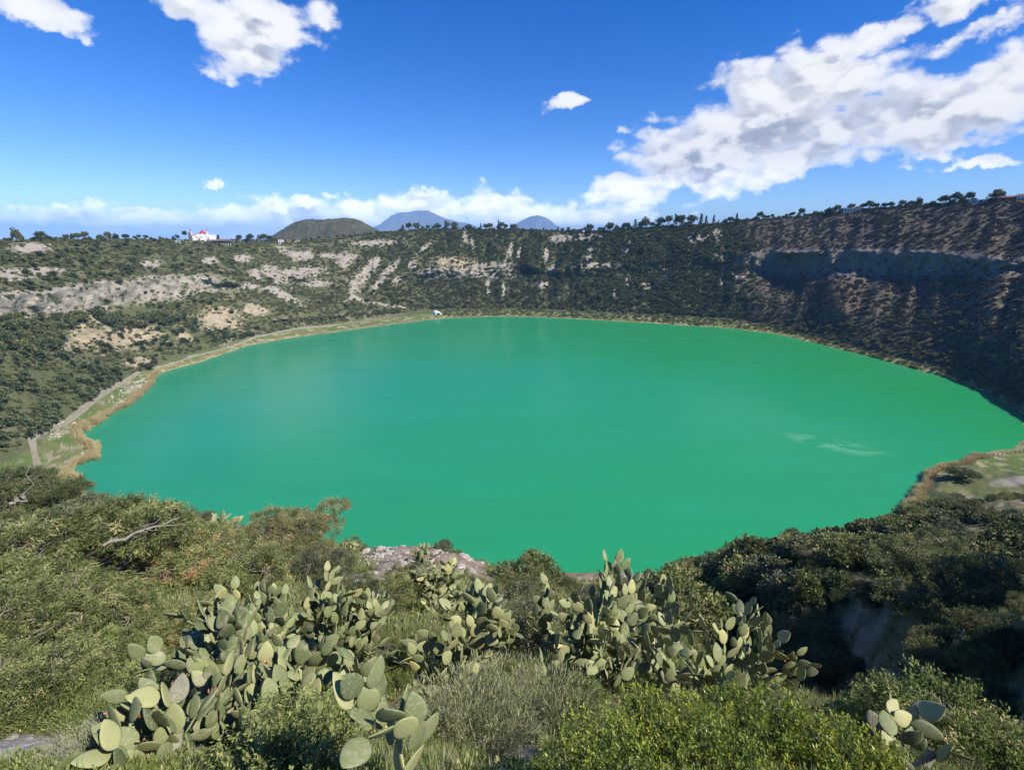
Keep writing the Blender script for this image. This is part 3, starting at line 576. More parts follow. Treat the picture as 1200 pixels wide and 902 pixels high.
        for i in range(16):
            a = i * 2.4 + rnd(); r_ = 0.2 + 0.75 * rnd(); c = np.array((r_ * math.cos(a), r_ * math.sin(a), 0.85 + 0.4 * rnd() - 0.4 * r_))
            Tw = crown(f_, c, (0.33, 0.33, 0.24), 85, 70, 0.024, 0.011, 0.2, 0.02, 0.5, 0.17, 0.26)
            w_.add(*tube(wiggle((0.04 * math.cos(a), 0.04 * math.sin(a), 0.3), c, 7, 0.07), 0.04, 0.01))
            for k in range(12): w_.add(*tube(wiggle(c, Tw[k], 4), 0.009, 0.003, 4))
        w_.add(*tube([(0, 0, -0.5), (0.02, 0, 0), (0.0, 0.02, 0.35)], 0.09, 0.055, 8))
    elif kind == 'fartree':      # skyline and slope trees a few hundred metres away
        for i in range(6):
            a = i * 2.4 + rnd(); r_ = 0.15 + 0.5 * rnd(); c = np.array((r_ * math.cos(a), r_ * math.sin(a), 0.9 + 0.6 * rnd()))
            crown(f_, c, (0.50, 0.50, 0.42), 20, 9, 0.22, 0.13, 0.2, 0.0, 0.5, 0.25)
            w_.add(*tube([(0, 0, 0.3), c], 0.06, 0.02, 4))
        w_.add(*tube([(0, 0, -0.6), (0, 0, 0.5)], 0.09, 0.06, 5))
    elif kind == 'farpine':      # taller, narrower, layered crown
        for i in range(8):
            z_ = 0.7 + i * 0.28; r_ = 0.62 * (1 - i / 9.5); a = rnd() * 6.28
            crown(f_, (0.12 * math.cos(a), 0.12 * math.sin(a), z_), (r_, r_, 0.24), 16, 9, 0.20, 0.09, 0.1, 0.0, 0.4, 0.25)
        w_.add(*tube([(0, 0, -0.6), (0.02, 0, 1.2), (0, 0.02, 2.6)], 0.08, 0.02, 5))
    elif kind == 'farshrub':     # one bush of the far scrub: few but ragged faces
        for i in range(3):
            a = rnd() * 6.28; c = (0.4 * math.cos(a), 0.4 * math.sin(a), 0.3 + 0.25 * rnd()); crown(f_, c, (0.65, 0.65, 0.5), 12, 5, 0.42, 0.28, 0.2, 0, 0.5, 0.25, 0.25)
    elif kind == 'tuft':         # grass tuft
        n_ = 60; a = rnd(n_) * 6.28; Pp = np.stack([0.12 * rnd(n_) * np.cos(a), 0.12 * rnd(n_) * np.sin(a), np.full(n_, -0.03)], 1)
        dirs = np.stack([np.cos(a) * .5, np.sin(a) * .5, 0.6 + rnd(n_)], 1); L_ = 0.25 + 0.3 * rnd(n_)
        f_.add(*leaves(Pp, dirs, L_, 0.014, np.clip(0.5 + RS.randn(n_) * .2, 0, 1)))
    elif kind == 'weed':         # low leafy herb
        n_ = 90; a = rnd(n_) * 6.28; r_ = np.sqrt(rnd(n_)) * 0.28; Pp = np.stack([r_ * np.cos(a), r_ * np.sin(a), 0.18 * rnd(n_)], 1)
        dirs = np.stack([np.cos(a) * .6, np.sin(a) * .6, 0.4 + .6 * rnd(n_)], 1); L_ = 0.06 + 0.06 * rnd(n_)
        f_.add(*leaves(Pp, dirs, L_, L_ * 0.5, np.clip(0.5 + RS.randn(n_) * .2, 0, 1), .15))
    return w_, f_
MESH = {}
def plant_mesh(kind, seed, leafmat, barkmat='bark'):
    key = (kind, seed, leafmat)
    if key not in MESH:
        w_, f_ = make_plant(kind, seed)
        MESH[key] = (w_.mesh(kind + '_wood', M[barkmat], True) if w_.n else None, f_.mesh(kind + '_leaves', M[leafmat]))
    return MESH[key]
def joined_mesh(kind, seed, leafmat, barkmat='bark'):
    key = (kind, seed, leafmat, 'j')
    if key not in MESH:
        w_, f_ = make_plant(kind, seed); nw = sum(len(q) for q in w_.Q); g_ = Geo()
        for s_ in (w_, f_):
            if s_.n: g_.add(np.concatenate(s_.V), np.concatenate(s_.Q), np.concatenate(s_.T))
        tot = sum(len(q) for q in g_.Q); idx = np.ones(tot); idx[:nw] = 0
        MESH[key] = mesh_np(kind, np.concatenate(g_.V), np.concatenate(g_.Q), [M[barkmat], M[leafmat]], False, {'tint': ('FLOAT', np.concatenate(g_.T))}, idx)
    return MESH[key]
def place(kind, name, p, size, seed, leafmat, label, cat, group=None, sink=0.1, parts=('branches', 'foliage'), tall=1.0, barkmat='bark', rot=None, tilt=0):
    wm_, fm = plant_mesh(kind, seed, leafmat, barkmat)
    e = link(name, None); e.location = (p.x, p.y, p.z - sink * size); e.scale = (size, size, size * tall)
    e.rotation_euler = (tilt, 0, random.random() * 6.28 if rot is None else rot); e.empty_display_size = 0.2
    tag(e, label, cat, group)
    if wm_: link(parts[0], wm_, e)
    link(parts[1], fm, e); return e
def place1(kind, name, p, size, seed, leafmat, label, cat, group=None, sink=0.1, tall=1.0):
    o = link(name, joined_mesh(kind, seed, leafmat)); o.location = (p.x, p.y, p.z - sink * size); o.scale = (size * random.uniform(.85, 1.15), size, size * tall)
    o.rotation_euler = (0, 0, random.random() * 6.28); tag(o, label, cat, group); return o
# ------------------------------------------------------------------ geometry-nodes scatter for what nobody could count
def scatter(name, pts, size, protos, mat_label, seed=0):
    """pts (n,3); one object whose points each carry one of the prototype meshes"""
    n = len(pts); me = bpy.data.meshes.new(name); me.vertices.add(n); me.vertices.foreach_set('co', np.ascontiguousarray(pts, np.float32).ravel())
    rs = np.random.RandomState(seed)
    a = me.attributes.new('psize', 'FLOAT', 'POINT'); a.data.foreach_set('value', np.ascontiguousarray(size, np.float32))
    a = me.attributes.new('prot', 'FLOAT', 'POINT'); a.data.foreach_set('value', (rs.rand(n) * 6.28).astype(np.float32))
    a = me.attributes.new('pkind', 'INT', 'POINT'); a.data.foreach_set('value', rs.randint(0, len(protos), n).astype(np.int32))
    col = bpy.data.collections.new(name + '_kinds')
    for i, m_ in enumerate(protos): col.objects.link(bpy.data.objects.new('%s_kind_%02d' % (name, i), m_))
    ng = bpy.data.node_groups.new(name, 'GeometryNodeTree'); ng.interface.new_socket('Geometry', in_out='INPUT', socket_type='NodeSocketGeometry'); ng.interface.new_socket('Geometry', in_out='OUTPUT', socket_type='NodeSocketGeometry')
    N = ng.nodes; L = ng.links; gi = N.new('NodeGroupInput'); go = N.new('NodeGroupOutput')
    ci = N.new('GeometryNodeCollectionInfo'); ci.inputs[0].default_value = col; ci.inputs[1].default_value = True; ci.inputs[2].default_value = True
    m2p = N.new('GeometryNodeMeshToPoints'); iop = N.new('GeometryNodeInstanceOnPoints'); iop.inputs['Pick Instance'].default_value = True
    def nat(nm, ty): x = N.new('GeometryNodeInputNamedAttribute'); x.data_type = ty; x.inputs[0].default_value = nm; return x.outputs[0]
    L.new(gi.outputs[0], m2p.inputs[0]); L.new(m2p.outputs[0], iop.inputs['Points']); L.new(ci.outputs[0], iop.inputs['Instance'])
    L.new(nat('pkind', 'INT'), iop.inputs['Instance Index'])
    cx = N.new('ShaderNodeCombineXYZ'); L.new(nat('prot', 'FLOAT'), cx.inputs[2]); 
    e2r = N.new('FunctionNodeEulerToRotation'); L.new(cx.outputs[0], e2r.inputs[0]); L.new(e2r.outputs[0], iop.inputs['Rotation'])
    L.new(nat('psize', 'FLOAT'), iop.inputs['Scale']); L.new(iop.outputs[0], go.inputs[0])
    o = link(name, me); md = o.modifiers.new('scatter', 'NODES'); md.node_group = ng
    tag(o, mat_label, None, None, 'stuff'); return o
# cell tables of the terrain for drawing random points by area
dX = np.linalg.norm(np.stack([TX[1:, :-1] - TX[:-1, :-1], TY[1:, :-1] - TY[:-1, :-1], TZ[1:, :-1] - TZ[:-1, :-1]], -1), axis=-1)
dR = np.linalg.norm(np.stack([TX[:-1, 1:] - TX[:-1, :-1], TY[:-1, 1:] - TY[:-1, :-1], TZ[:-1, 1:] - TZ[:-1, :-1]], -1), axis=-1)
AREA = dX * dR; c_ = lambda a: a[:-1, :-1]
def draw(density, n, seed):
    """n random terrain points with the given density per square metre (relative)"""
    rs = np.random.RandomState(seed); wgt = (AREA * density).ravel(); wgt = np.cumsum(wgt); k = np.searchsorted(wgt, rs.rand(n) * wgt[-1]); i = k // (NR - 1); j = k % (NR - 1)
    u, v = rs.rand(n), rs.rand(n)
    def q(A): return (A[i, j] * (1 - u) + A[i + 1, j] * u) * (1 - v) + (A[i, j + 1] * (1 - u) + A[i + 1, j + 1] * u) * v
    return np.stack([q(TX), q(TY), q(TZ)], 1), i, j, rs
INV = (c_(PXX) > -260) & (c_(PXX) < 1460)
# ------------------------------------------------------------------ air
DIST = 15000.0
bm_ = [(-32000, -32000, -7), (32000, -32000, -7), (32000, 32000, -7), (-32000, 32000, -7), (-32000, -32000, 760), (32000, -32000, 760), (32000, 32000, 760), (-32000, 32000, 760)]
hm = bpy.data.materials.new('haze'); hm.use_nodes = True; hm.node_tree.nodes.clear()
pv = hm.node_tree.nodes.new('ShaderNodeVolumePrincipled'); ho = hm.node_tree.nodes.new('ShaderNodeOutputMaterial'); hm.node_tree.links.new(pv.outputs[0], ho.inputs[1])
pv.inputs['Color'].default_value = (0.32, 0.60, 1.0, 1); pv.inputs['Density'].default_value = 7.5e-5; pv.inputs['Anisotropy'].default_value = -0.25
hz = link('haze', mesh_np('haze', np.array(bm_), np.array([[0, 3, 2, 1], [4, 5, 6, 7], [0, 1, 5, 4], [1, 2, 6, 5], [2, 3, 7, 6], [3, 0, 4, 7]]), [hm])); tag(hz, kind='stuff')
# ------------------------------------------------------------------ hills and volcanoes
def ridge(name, prof, dist, depth, mat, lab, seed, rough, res=(160, 60), base=279.0, drop=30):
    xs = np.array([p[0] for p in prof], float); ys = np.array([p[1] for p in prof], float)
    xm = (xs[0] + xs[-1]) / 2; az, _ = px_angles(xm, base); mpp = dist * math.cos(az) * CP / F * (1 / math.cos(az)) 
    mpp = dist * CP / F / 1.0
    U, W_ = np.meshgrid(np.linspace(xs[0], xs[-1], res[0]), np.linspace(-1, 1, res[1]), indexing='ij')
    hh = (base - np.interp(U, xs, ys)) * mpp
    lx = (U - xm) * mpp / max(math.cos(az) ** 0, 1); ly = W_ * depth
    n_ = fbm(lx / (depth * .28) + seed, ly / (depth * .28), 0, 5, seed) - 0.5
    gl = 1 - np.abs(2 * fbm(lx / (depth * .16), ly / (depth * .7), 0, 4, seed + 3) - 1) 
    fall = np.clip(1 - np.abs(W_) ** 1.6, 0, 1)
    z = hh * fall * (1 + rough * (n_ * 1.0 + (gl - 0.6) * 0.9) * (1 - np.exp(-(np.abs(W_) / 0.12) ** 2))) + n_ * rough * 2 - drop * (1 - fall)
    V = np.stack([lx, ly, z], -1).reshape(-1, 3); a, b = res
    ii, kk = np.meshgrid(np.arange(a - 1), np.arange(b - 1), indexing='ij'); b0 = (ii * b + kk).ravel(); Q = np.stack([b0, b0 + b, b0 + b + 1, b0 + 1], 1)
    o = link(name, mesh_np(name, V, Q, [mat], True)); o.location = (dist * math.tan(az), dist, H); tag(o, lab, name, kind='structure'); return o
hillm = plain_mat('hill_scrub', (.095, .082, .042), (.040, .048, .022), 0.05, 0.95, 0.6, 4.0)
volm = plain_mat('volcano_rock', (.15, .13, .11), (.09, .085, .07), 0.0011, 0.95, 0.6, 120.0)
hill = ridge('hill', [(300, 284), (318, 279), (335, 269), (350, 261), (362, 258), (375, 258.5), (392, 258), (405, 256.5), (418, 257.5), (430, 263), (442, 269), (462, 279), (480, 284)], 1500, 110, hillm, 'low rounded scrub hill with a flat double summit behind the left rim', 5, 0.25, drop=20)
ridge('mountain', [(425, 279), (440, 269), (452, 263), (463, 255), (470, 251.5), (480, 250.5), (492, 248.5), (503, 249.5), (512, 253), (524, 258.5), (536, 261), (546, 262), (558, 266), (580, 279)], DIST, 2300, volm, 'distant blue hazy volcano with a broad flat summit', 11, 0.25, drop=100)
ridge('mountain', [(585, 279), (600, 266), (612, 259), (622, 254.8), (630, 254), (637, 256), (648, 263), (660, 269), (680, 279)], DIST * 1.04, 2000, volm, 'smaller distant blue hazy volcano with a pointed conical summit', 23, 0.25, drop=100)
# ------------------------------------------------------------------ scrub masses on the crater wall
farsh = [plant_mesh('farshrub', s, 'scrub')[1] for s in (1, 2, 3)]
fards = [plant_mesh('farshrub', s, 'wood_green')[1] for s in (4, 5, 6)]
farbr = [plant_mesh('farshrub', s, 'burnt')[1] for s in (7, 8, 9)]
Gc = c_(G); onwall = (Gc > 9.05) & (Gc < 12.6) & INV
nb_ = c_(n_b); na_ = c_(n_a); rk = c_(ROCKM); tn_ = c_(tan) if isinstance(tan, np.ndarray) else 0; bu = c_(burn); px_ = c_(PXX); py_ = c_(PXY)
bare = np.clip(1 - rk * 0.93, 0.03, 1) * np.clip(1 - tn_ * 0.8, .1, 1)
d_ = onwall * bare * (1 - bu) * (0.25 + 1.6 * sstep(.44, .58, nb_)) * (0.55 + 0.6 * sstep(380, 560, px_))
pts, i_, j_, rs = draw(d_, 42000, 1); tag(scatter('scrub', pts, 0.6 + 1.15 * rs.rand(len(pts)) ** 1.5, farsh, 'olive green scrub covering the crater wall', 1), None)
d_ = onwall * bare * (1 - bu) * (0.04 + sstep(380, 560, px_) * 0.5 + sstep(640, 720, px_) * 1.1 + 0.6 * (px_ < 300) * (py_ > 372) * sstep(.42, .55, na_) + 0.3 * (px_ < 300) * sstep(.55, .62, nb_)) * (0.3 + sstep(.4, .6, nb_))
pts, i_, j_, rs = draw(d_, 10500, 2); scatter('woodland', pts, 1.0 + 2.2 * rs.rand(len(pts)) ** 1.5, fards, 'darker green bushes covering parts of the crater wall', 2)
d_ = onwall * bu * np.clip(1 - rk, .1, 1) * (0.3 + sstep(.45, .6, nb_)) * (Gc < 12.1)
pts, i_, j_, rs = draw(d_, 11000, 3); scatter('dry_scrub', pts, 0.6 + 1.3 * rs.rand(len(pts)) ** 1.6, farbr, 'dry brown scrub covering the scorched slope on the right of the crater', 3)
d_ = onwall * bu * (Gc < 9.9) * (1 - sstep(9.3, 9.6, Gc)) + ((Gc > 8.05) & (Gc < 9.1) & INV & (px_ > 520)) * 1.4
pts, i_, j_, rs = draw(d_, 2600, 4); scatter('shore_scrub', pts, 0.7 + 1.6 * rs.rand(len(pts)) ** 1.5, farsh, 'low green scrub along the foot of the slope by the water', 4)
# left lower slope, and the flank that runs round the left end of the lake
d_ = (Gc > 6.9) & (Gc < 9.3) & INV & (px_ < 260) & (c_(TZ) > 3.4) & (c_(SD) > 34)
d_ = d_ * (0.4 + sstep(.42, .56, nb_)) * 1.0
pts, i_, j_, rs = draw(d_, 4200, 5); scatter('hillside_scrub', pts, 0.9 + 1.7 * rs.rand(len(pts)) ** 1.5, farsh + fards[:2], 'olive and dark scrub filling the hollow at the left end of the lake', 5)
d_ = ((Gc > 5.2) & (Gc < 8.9) & (px_ > 760) & INV & (c_(TZ) > 6.0) & (c_(SD) > 44)).astype(float) * (0.35 + sstep(.40, .55, nb_))
pts, i_, j_, rs = draw(d_, 4200, 6); scatter('ridge_scrub', pts, 0.5 + 0.9 * rs.rand(len(pts)) ** 1.5, farsh[:2] + fards[:1], 'low scrub covering the near ridge on the right', 6)
# reeds on the water line
SDc = c_(SDn); reedw = ((SDc > -0.5) & (SDc < 2.4) & (((px_ < 182) & (py_ > 440)) | ((px_ > 1040) & (py_ > 535) & (py_ < 600)))) * 1.0 + 0.10 * ((SDc > 0) & (SDc < 2.0) & (px_ > 180) & (py_ < 480) & (Gc < 9.2) & INV)
tufts = [plant_mesh('tuft', s, 'reed')[1] for s in (21, 22)]
pts, i_, j_, rs = draw(reedw, 9000, 7); scatter('reeds', pts, 3.0 + 3.0 * rs.rand(len(pts)), tufts, 'ochre reeds along the water line', 7)
# near ground cover
gt = [plant_mesh('tuft', s, 'herb')[1] for s in (31, 32)] + [plant_mesh('weed', s, 'herb')[1] for s in (33, 34)]
st_ = [plant_mesh('tuft', s, 'straw')[1] for s in (35, 36)]
rr_c = c_(RR); nearc = (Gc > 1.3) & (Gc < 6.3) & (px_ > -320) & (px_ < 1500) & (py_ < 1200)
d_ = nearc * np.clip(1 - rk * 0.98, .01, 1) ** 1.5 / np.clip(rr_c, 3, 100) ** 1.3
pts, i_, j_, rs = draw(d_ * (0.25 + sstep(.45, .6, nb_)) * (1 + 2.5 * (px_ < 260) * (py_ > 700)), 20000, 8); scatter('grass', pts, (0.22 + 0.45 * rs.rand(len(pts))) * np.clip(np.linalg.norm(pts[:, :2], axis=1) / 8, 0.55, 1.5), gt, 'green grass and low weeds between the bushes', 8)
pts, i_, j_, rs = draw(d_, 14000, 9); scatter('dry_grass', pts, (0.25 + 0.4 * rs.rand(len(pts))) * np.clip(np.linalg.norm(pts[:, :2], axis=1) / 8, 0.55, 1.5), st_, 'dry straw coloured grass between the bushes', 9)
# small loose stones
sv = []
def stone_mesh(seed, k=10):
    rs = np.random.RandomState(seed); g_ = Geo(); n = 9; V = []
    for a in range(n):
        for b in range(n * 2):
            th = math.pi * a / (n - 1); ph = math.pi * b / n; V.append((math.sin(th) * math.cos(ph), math.sin(th) * math.sin(ph), math.cos(th)))
    V = np.array(V); f = 0.7 + 0.5 * fbm(V[:, 0] * 1.3 + seed, V[:, 1] * 1.3, V[:, 2] * 1.3, 3, seed); V = V * f[:, None] * np.array((1, .8, .55))
    q = np.round(V * 3.5) / 3.5; V = V * 0.6 + q * 0.4; V[:n * 2] = V[:n * 2].mean(0); V[-n * 2:] = V[-n * 2:].mean(0)
    Q = [[a * 2 * n + b, a * 2 * n + (b + 1) % (2 * n), (a + 1) * 2 * n + (b + 1) % (2 * n), (a + 1) * 2 * n + b] for a in range(n - 1) for b in range(2 * n)]
    return mesh_np('rock', V, np.array(Q)[:, ::-1], [M['stone']], False)
stones = [stone_mesh(s) for s in (1, 2, 3)]
d_ = nearc * (0.03 + rk) / np.clip(rr_c, 3, 100)
pts, i_, j_, rs = draw(d_, 1800, 10); scatter('gravel', pts, (0.015 + 0.06 * rs.rand(len(pts)) ** 3) * np.clip(np.linalg.norm(pts[:, :2], axis=1) / 5, 0.8, 5), stones, 'loose pale stones on bare ground', 10)
d_ = ((SDc > 0.5) & (SDc < 14) & (px_ < 330) & (Gc > 7) & (Gc < 9.4) & INV) * 1.0
pts, i_, j_, rs = draw(d_ * (na_ > .5), 500, 12); scatter('shore_stones', pts, 0.25 + 0.9 * rs.rand(len(pts)) ** 3, stones, 'pale stones scattered on the grassy shore', 12)
# ------------------------------------------------------------------ individuals on the far slopes and the rim
def rimpt(x, back=0.0, dz=0.0):
    az, _ = px_angles(x, np.interp(x, [0, 400, 600, 800, 1000, 1200], [284, 280, 270, 266, 249, 234])); r_ = float(np.interp(az, AZ, P[12][0])) + back
    p = Vector((r_ * math.sin(az), r_ * math.cos(az), 0)); p.z = height(p.x, p.y) + dz; return p
rng = random.Random(3)
def rim_trees(x0, x1, n, smin, smax, kinds, group, label, back=(0, 18)):
    for q in range(n):
        x = x0 + (x1 - x0) * (q + rng.random()) / n; p = rimpt(x, rng.uniform(*back)); k = rng.choice(kinds)
        place1(k, 'pine_tree' if k == 'farpine' else 'rim_tree', p, (smin * .7 + (smax * 1.1 - smin * .7) * rng.random() ** 1.6) * (0.8 if k == 'farpine' else 1), rng.choice((41, 42, 43)), rng.choice(('wood_green', 'wood_green', 'scrub')), label, 'tree', group, rng.uniform(.3, .6), rng.uniform(1.15, 1.7))
rim_trees(-20, 205, 44, 1.6, 3.6, ['fartree'], 'trees on the left skyline', 'small rounded dark tree on the skyline at the left of the church')
rim_trees(268, 330, 18, 2.2, 4.2, ['fartree'], 'trees between the church and the hill', 'dark rounded tree on the skyline between the church and the hill')
rim_trees(330, 470, 30, 1.6, 3.4, ['fartree'], 'trees in front of the hill', 'small dark tree on the rim in front of the hill and big volcano')
rim_trees(470, 605, 52, 2.2, 5.4, ['fartree', 'fartree', 'farpine'], 'trees on the far rim between the volcanoes', 'dark green tree in the close wood on the far rim between the two volcanoes')
rim_trees(605, 690, 18, 1.5, 3.0, ['fartree'], 'trees under the pointed volcano', 'small dark tree on the rim below the pointed volcano')
rim_trees(690, 865, 32, 3.4, 7.0, ['fartree', 'farpine', 'fartree'], 'trees on the right part of the far rim', 'dark tree on the rocky rim beneath the left end of the big cloud')
rim_trees(865, 1145, 62, 2.2, 4.4, ['fartree'], 'trees on the right rim', 'rounded green tree on the rim above the brown scorched slope')
for (x, s, lab) in [(686, 4.4, 'lone pine standing up from the rim just right of the pointed volcano'), (715, 5.0, 'open crowned tree, second of the tall ones right of the pointed volcano'), (735, 5.6, 'bushy tall tree on the rocky rim beside an open crowned one'), (752, 6.2, 'broad dark tree on the rocky rim left of the tallest tree'), (797, 8.2, 'tallest tree on the far rim, with an airy rounded crown')]:
    place('fartree', 'skyline_tree', rimpt(x, 2), s, 44, 'wood_green', lab, 'tree', None, 0.3, ('trunk', 'crown'), 1.2)
for (x, s, lab) in [(1166, 6.4, 'rounded tree standing alone near the red walled house on the right rim')]:
    place('fartree', 'skyline_tree', rimpt(x, 4), s, 45, 'scrub', lab, 'tree', None, 0.3, ('trunk', 'crown'), 1.2)
def zone_label(label, zones, p, size, smin, smax):
    x, y = to_px(p[0], p[1], p[2]); z = zones[-1][-1]
    for (x1, y1, ph) in zones:
        if x < x1 and y < y1: z = ph; break
    t3 = (size - smin) / (smax - smin); sz = 'small' if t3 < .33 else ('mid-sized' if t3 < .7 else 'large')
    return '%s %s %s' % (sz, label, z), z
def slope_things(mask, n, kinds, name, smin, smax, group, label, cat, seed, mats=('wood_green',), sd=(51, 52, 53), zones=((9999, 9999, ''),)):
    pts, i_, j_, rs = draw(mask * 1.0, n, seed)
    for k, p in enumerate(pts):
        sz = rng.uniform(smin, smax); lb, z = zone_label(label, zones, p, sz, smin, smax)
        place1(rng.choice(kinds), name, Vector(p), sz, rng.choice(sd), rng.choice(mats), lb, cat, group + ' ' + z, 0.12)
slope_things(onwall * (px_ > 650) * (px_ < 900) * (bu < .5) * (0.2 + rk), 170, ['farpine', 'fartree', 'fartree'], 'slope_tree', 2.0, 4.6, 'trees on the cliffs under the far rim', 'dark tree on the steep wall', 'tree', 61, zones=((720, 300, 'near the top where grey rock shows'), (790, 300, 'high up below the tallest skyline tree'), (9999, 300, 'high up beside the brown scorched slope'), (720, 999, 'low down, well left of the brown slope'), (790, 999, 'low down, halfway to the brown slope'), (9999, 999, 'low down beside the dark cliff')))
slope_things(onwall * (px_ > 400) * (px_ < 650) * (Gc < 10.5), 60, ['fartree'], 'slope_tree', 1.6, 3.2, 'trees on the far wall', 'dark tree on the far wall', 'tree', 62, zones=((520, 999, 'above the white tent'), (590, 999, 'below the tan rock band'), (9999, 999, 'below the pointed volcano')))
slope_things((Gc > 8.0) * (Gc < 10.0) * (px_ > -60) * (px_ < 300) * (py_ > 375) * (py_ < 560) * (c_(TZ) > 3.6) * (c_(SD) > 40) * (0.25 + sstep(.45, .55, na_)), 290, ['fartree'], 'slope_bush', 2.6, 5.0, 'big bushes on the left slope', 'dark olive bush', 'bush', 63, zones=((60, 430, 'high at the left edge under the pale cliff'), (60, 490, 'at the left edge above the track'), (60, 999, 'at the left edge beside the bay'), (130, 430, 'under the left part of the pale cliff'), (130, 999, 'just uphill of the bending track'), (9999, 405, 'by the tan bare patch'), (200, 999, 'above the narrow part of the left shore'), (9999, 999, 'above the grassy strip of the left shore')), mats= ('scrub', 'wood_green', 'scrub'))
slope_things(((Gc > 5.15) * (Gc < 6.98) * (px_ > 790) * (px_ < 1320) * (py_ < 740) * (c_(TZ) > 8)) / np.clip(rr_c, 20, 200), 270, ['shrub'], 'ridge_bush', 1.0, 2.9, 'bushes on the near ridge at the right', 'rounded bush on the near ridge', 'bush', 64, ('scrub', 'greygreen', 'olive', 'mesquite', 'scrub'), (65, 66, 67, 68), ((880, 660, 'at its lowest end by the water'), (960, 640, 'along the crest by the pink rock'), (1060, 630, 'along the middle of the crest'), (9999, 610, 'below the right shore bench'), (960, 999, 'on the side above the hollow'), (1080, 999, 'behind the broad hollow trees'), (9999, 999, 'around the pale track at the right')))
slope_things(((Gc > 8.3) * (Gc < 9.5) * (px_ > 900) * (px_ < 1200)) * 1.0, 70, ['fartree'], 'shore_bush', 1.4, 3.0, 'bushes at the foot of the scorched slope', 'green bush by the water', 'bush', 65, ('scrub', 'greygreen'), zones=((980, 999, 'under the dark cliff'), (1070, 999, 'under the brown spur'), (9999, 999, 'under the right end of the brown slope')))
for q in range(46):
    x = 335 + (470 - 335) * q / 46 + rng.random() * 2; p = hit(x, np.interp(x, (330, 400, 470), (382, 374, 368)) - rng.random() * 4)
    if p: place1('fartree', 'lakeside_tree', p, rng.uniform(1.6, 2.8), rng.choice((54, 55)), 'greygreen', 'grey green tree in the row beside the far left shore', 'tree', 'row of grey trees by the far left shore', 0.15)
# ------------------------------------------------------------------ buildings
class MB:
    def __init__(s): s.v = []; s.f = []
    def box(s, x0, x1, y0, y1, z0, z1):
        b = len(s.v); s.v += [(x0, y0, z0), (x1, y0, z0), (x1, y1, z0), (x0, y1, z0), (x0, y0, z1), (x1, y0, z1), (x1, y1, z1), (x0, y1, z1)]
        s.f += [[b + i for i in q] for q in ((0, 3, 2, 1), (4, 5, 6, 7), (0, 1, 5, 4), (1, 2, 6, 5), (2, 3, 7, 6), (3, 0, 4, 7))]; return s
    def gable(s, x0, x1, y0, y1, z0, z1):
        b = len(s.v); ym = (y0 + y1) / 2; s.v += [(x0, y0, z0), (x1, y0, z0), (x1, y1, z0), (x0, y1, z0), (x0, ym, z1), (x1, ym, z1)]
        s.f += [[b + i for i in q] for q in ((0, 3, 2, 1), (0, 1, 5, 4), (2, 3, 4, 5), (1, 2, 5), (3, 0, 4))]; return s
    def lathe(s, cx, cy, prof, k=16):
        b = len(s.v)
        for (r_, z_) in prof:
            for j in range(k): a = 2 * math.pi * j / k; s.v.append((cx + r_ * math.cos(a), cy + r_ * math.sin(a), z_))
        for i in range(len(prof) - 1):
            for j in range(k): s.f.append([b + i * k + j, b + i * k + (j + 1) % k, b + (i + 1) * k + (j + 1) % k, b + (i + 1) * k + j])
        s.f.append([b + j for j in range(k)][::-1]); s.f.append([b + (len(prof) - 1) * k + j for j in range(k)]); return s
    def prism(s, poly, y0, y1):
        b = len(s.v); n = len(poly); s.v += [(x, y0, z) for x, z in poly] + [(x, y1, z) for x, z in poly]
        s.f.append([b + i for i in range(n)]); s.f.append([b + n + i for i in range(n)][::-1])
        for i in range(n): j = (i + 1) % n; s.f.append([b + i, b + n + i, b + n + j, b + j])
        return s
    def build(s, name, mat, parent=None, smooth=False):
        me = bpy.data.meshes.new(name); me.from_pydata(s.v, [], s.f); me.materials.append(mat); 
        if smooth: me.polygons.foreach_set('use_smooth', [True] * len(me.polygons))
        me.update(); return link(name, me, parent)
white = plain_mat('white_plaster', (.80, .78, .74), (.68, .66, .62), 0.6, 0.9, 0.1)
redp = plain_mat('red_trim', (.55, .05, .05), (.42, .04, .04), 1.0, 0.7, 0.1)
rooft = plain_mat('brown_roof', (.20, .12, .09), (.13, .09, .07), 1.5, 0.9, 0.3)
dark = plain_mat('dark_opening', (.03, .03, .035), (.02, .02, .025), 1.0, 0.5, 0)
bluep = plain_mat('pale_blue_paint', (.38, .50, .52), (.30, .42, .46), 1.0, 0.8, 0.1)
greyst = plain_mat('grey_stone', (.17, .16, .15), (.11, .105, .10), 1.5, 0.9, 0.3)
canvas = plain_mat('white_canvas', (.82, .82, .80), (.74, .74, .72), 0.8, 0.7, 0.1)
ochre = plain_mat('ochre_plaster', (.50, .40, .24), (.42, .33, .20), 0.8, 0.9, 0.1)
redwall = plain_mat('red_wall', (.34, .14, .09), (.26, .11, .08), 0.8, 0.9, 0.1)
thatch = plain_mat('thatch', (.22, .18, .12), (.14, .11, .07), 4.0, 0.95, 0.5)
fence_m = plain_mat('weathered_posts', (.16, .13, .10), (.25, .21, .17), 6.0, 0.9, 0.3)
def root(name, p, rot, label, cat, group=None):
    e = link(name, None); e.location = p; e.rotation_euler = (0, 0, rot); tag(e, label, cat, group); e.empty_display_size = 1; return e
def face_cam(p): return -math.atan2(p.x, p.y)
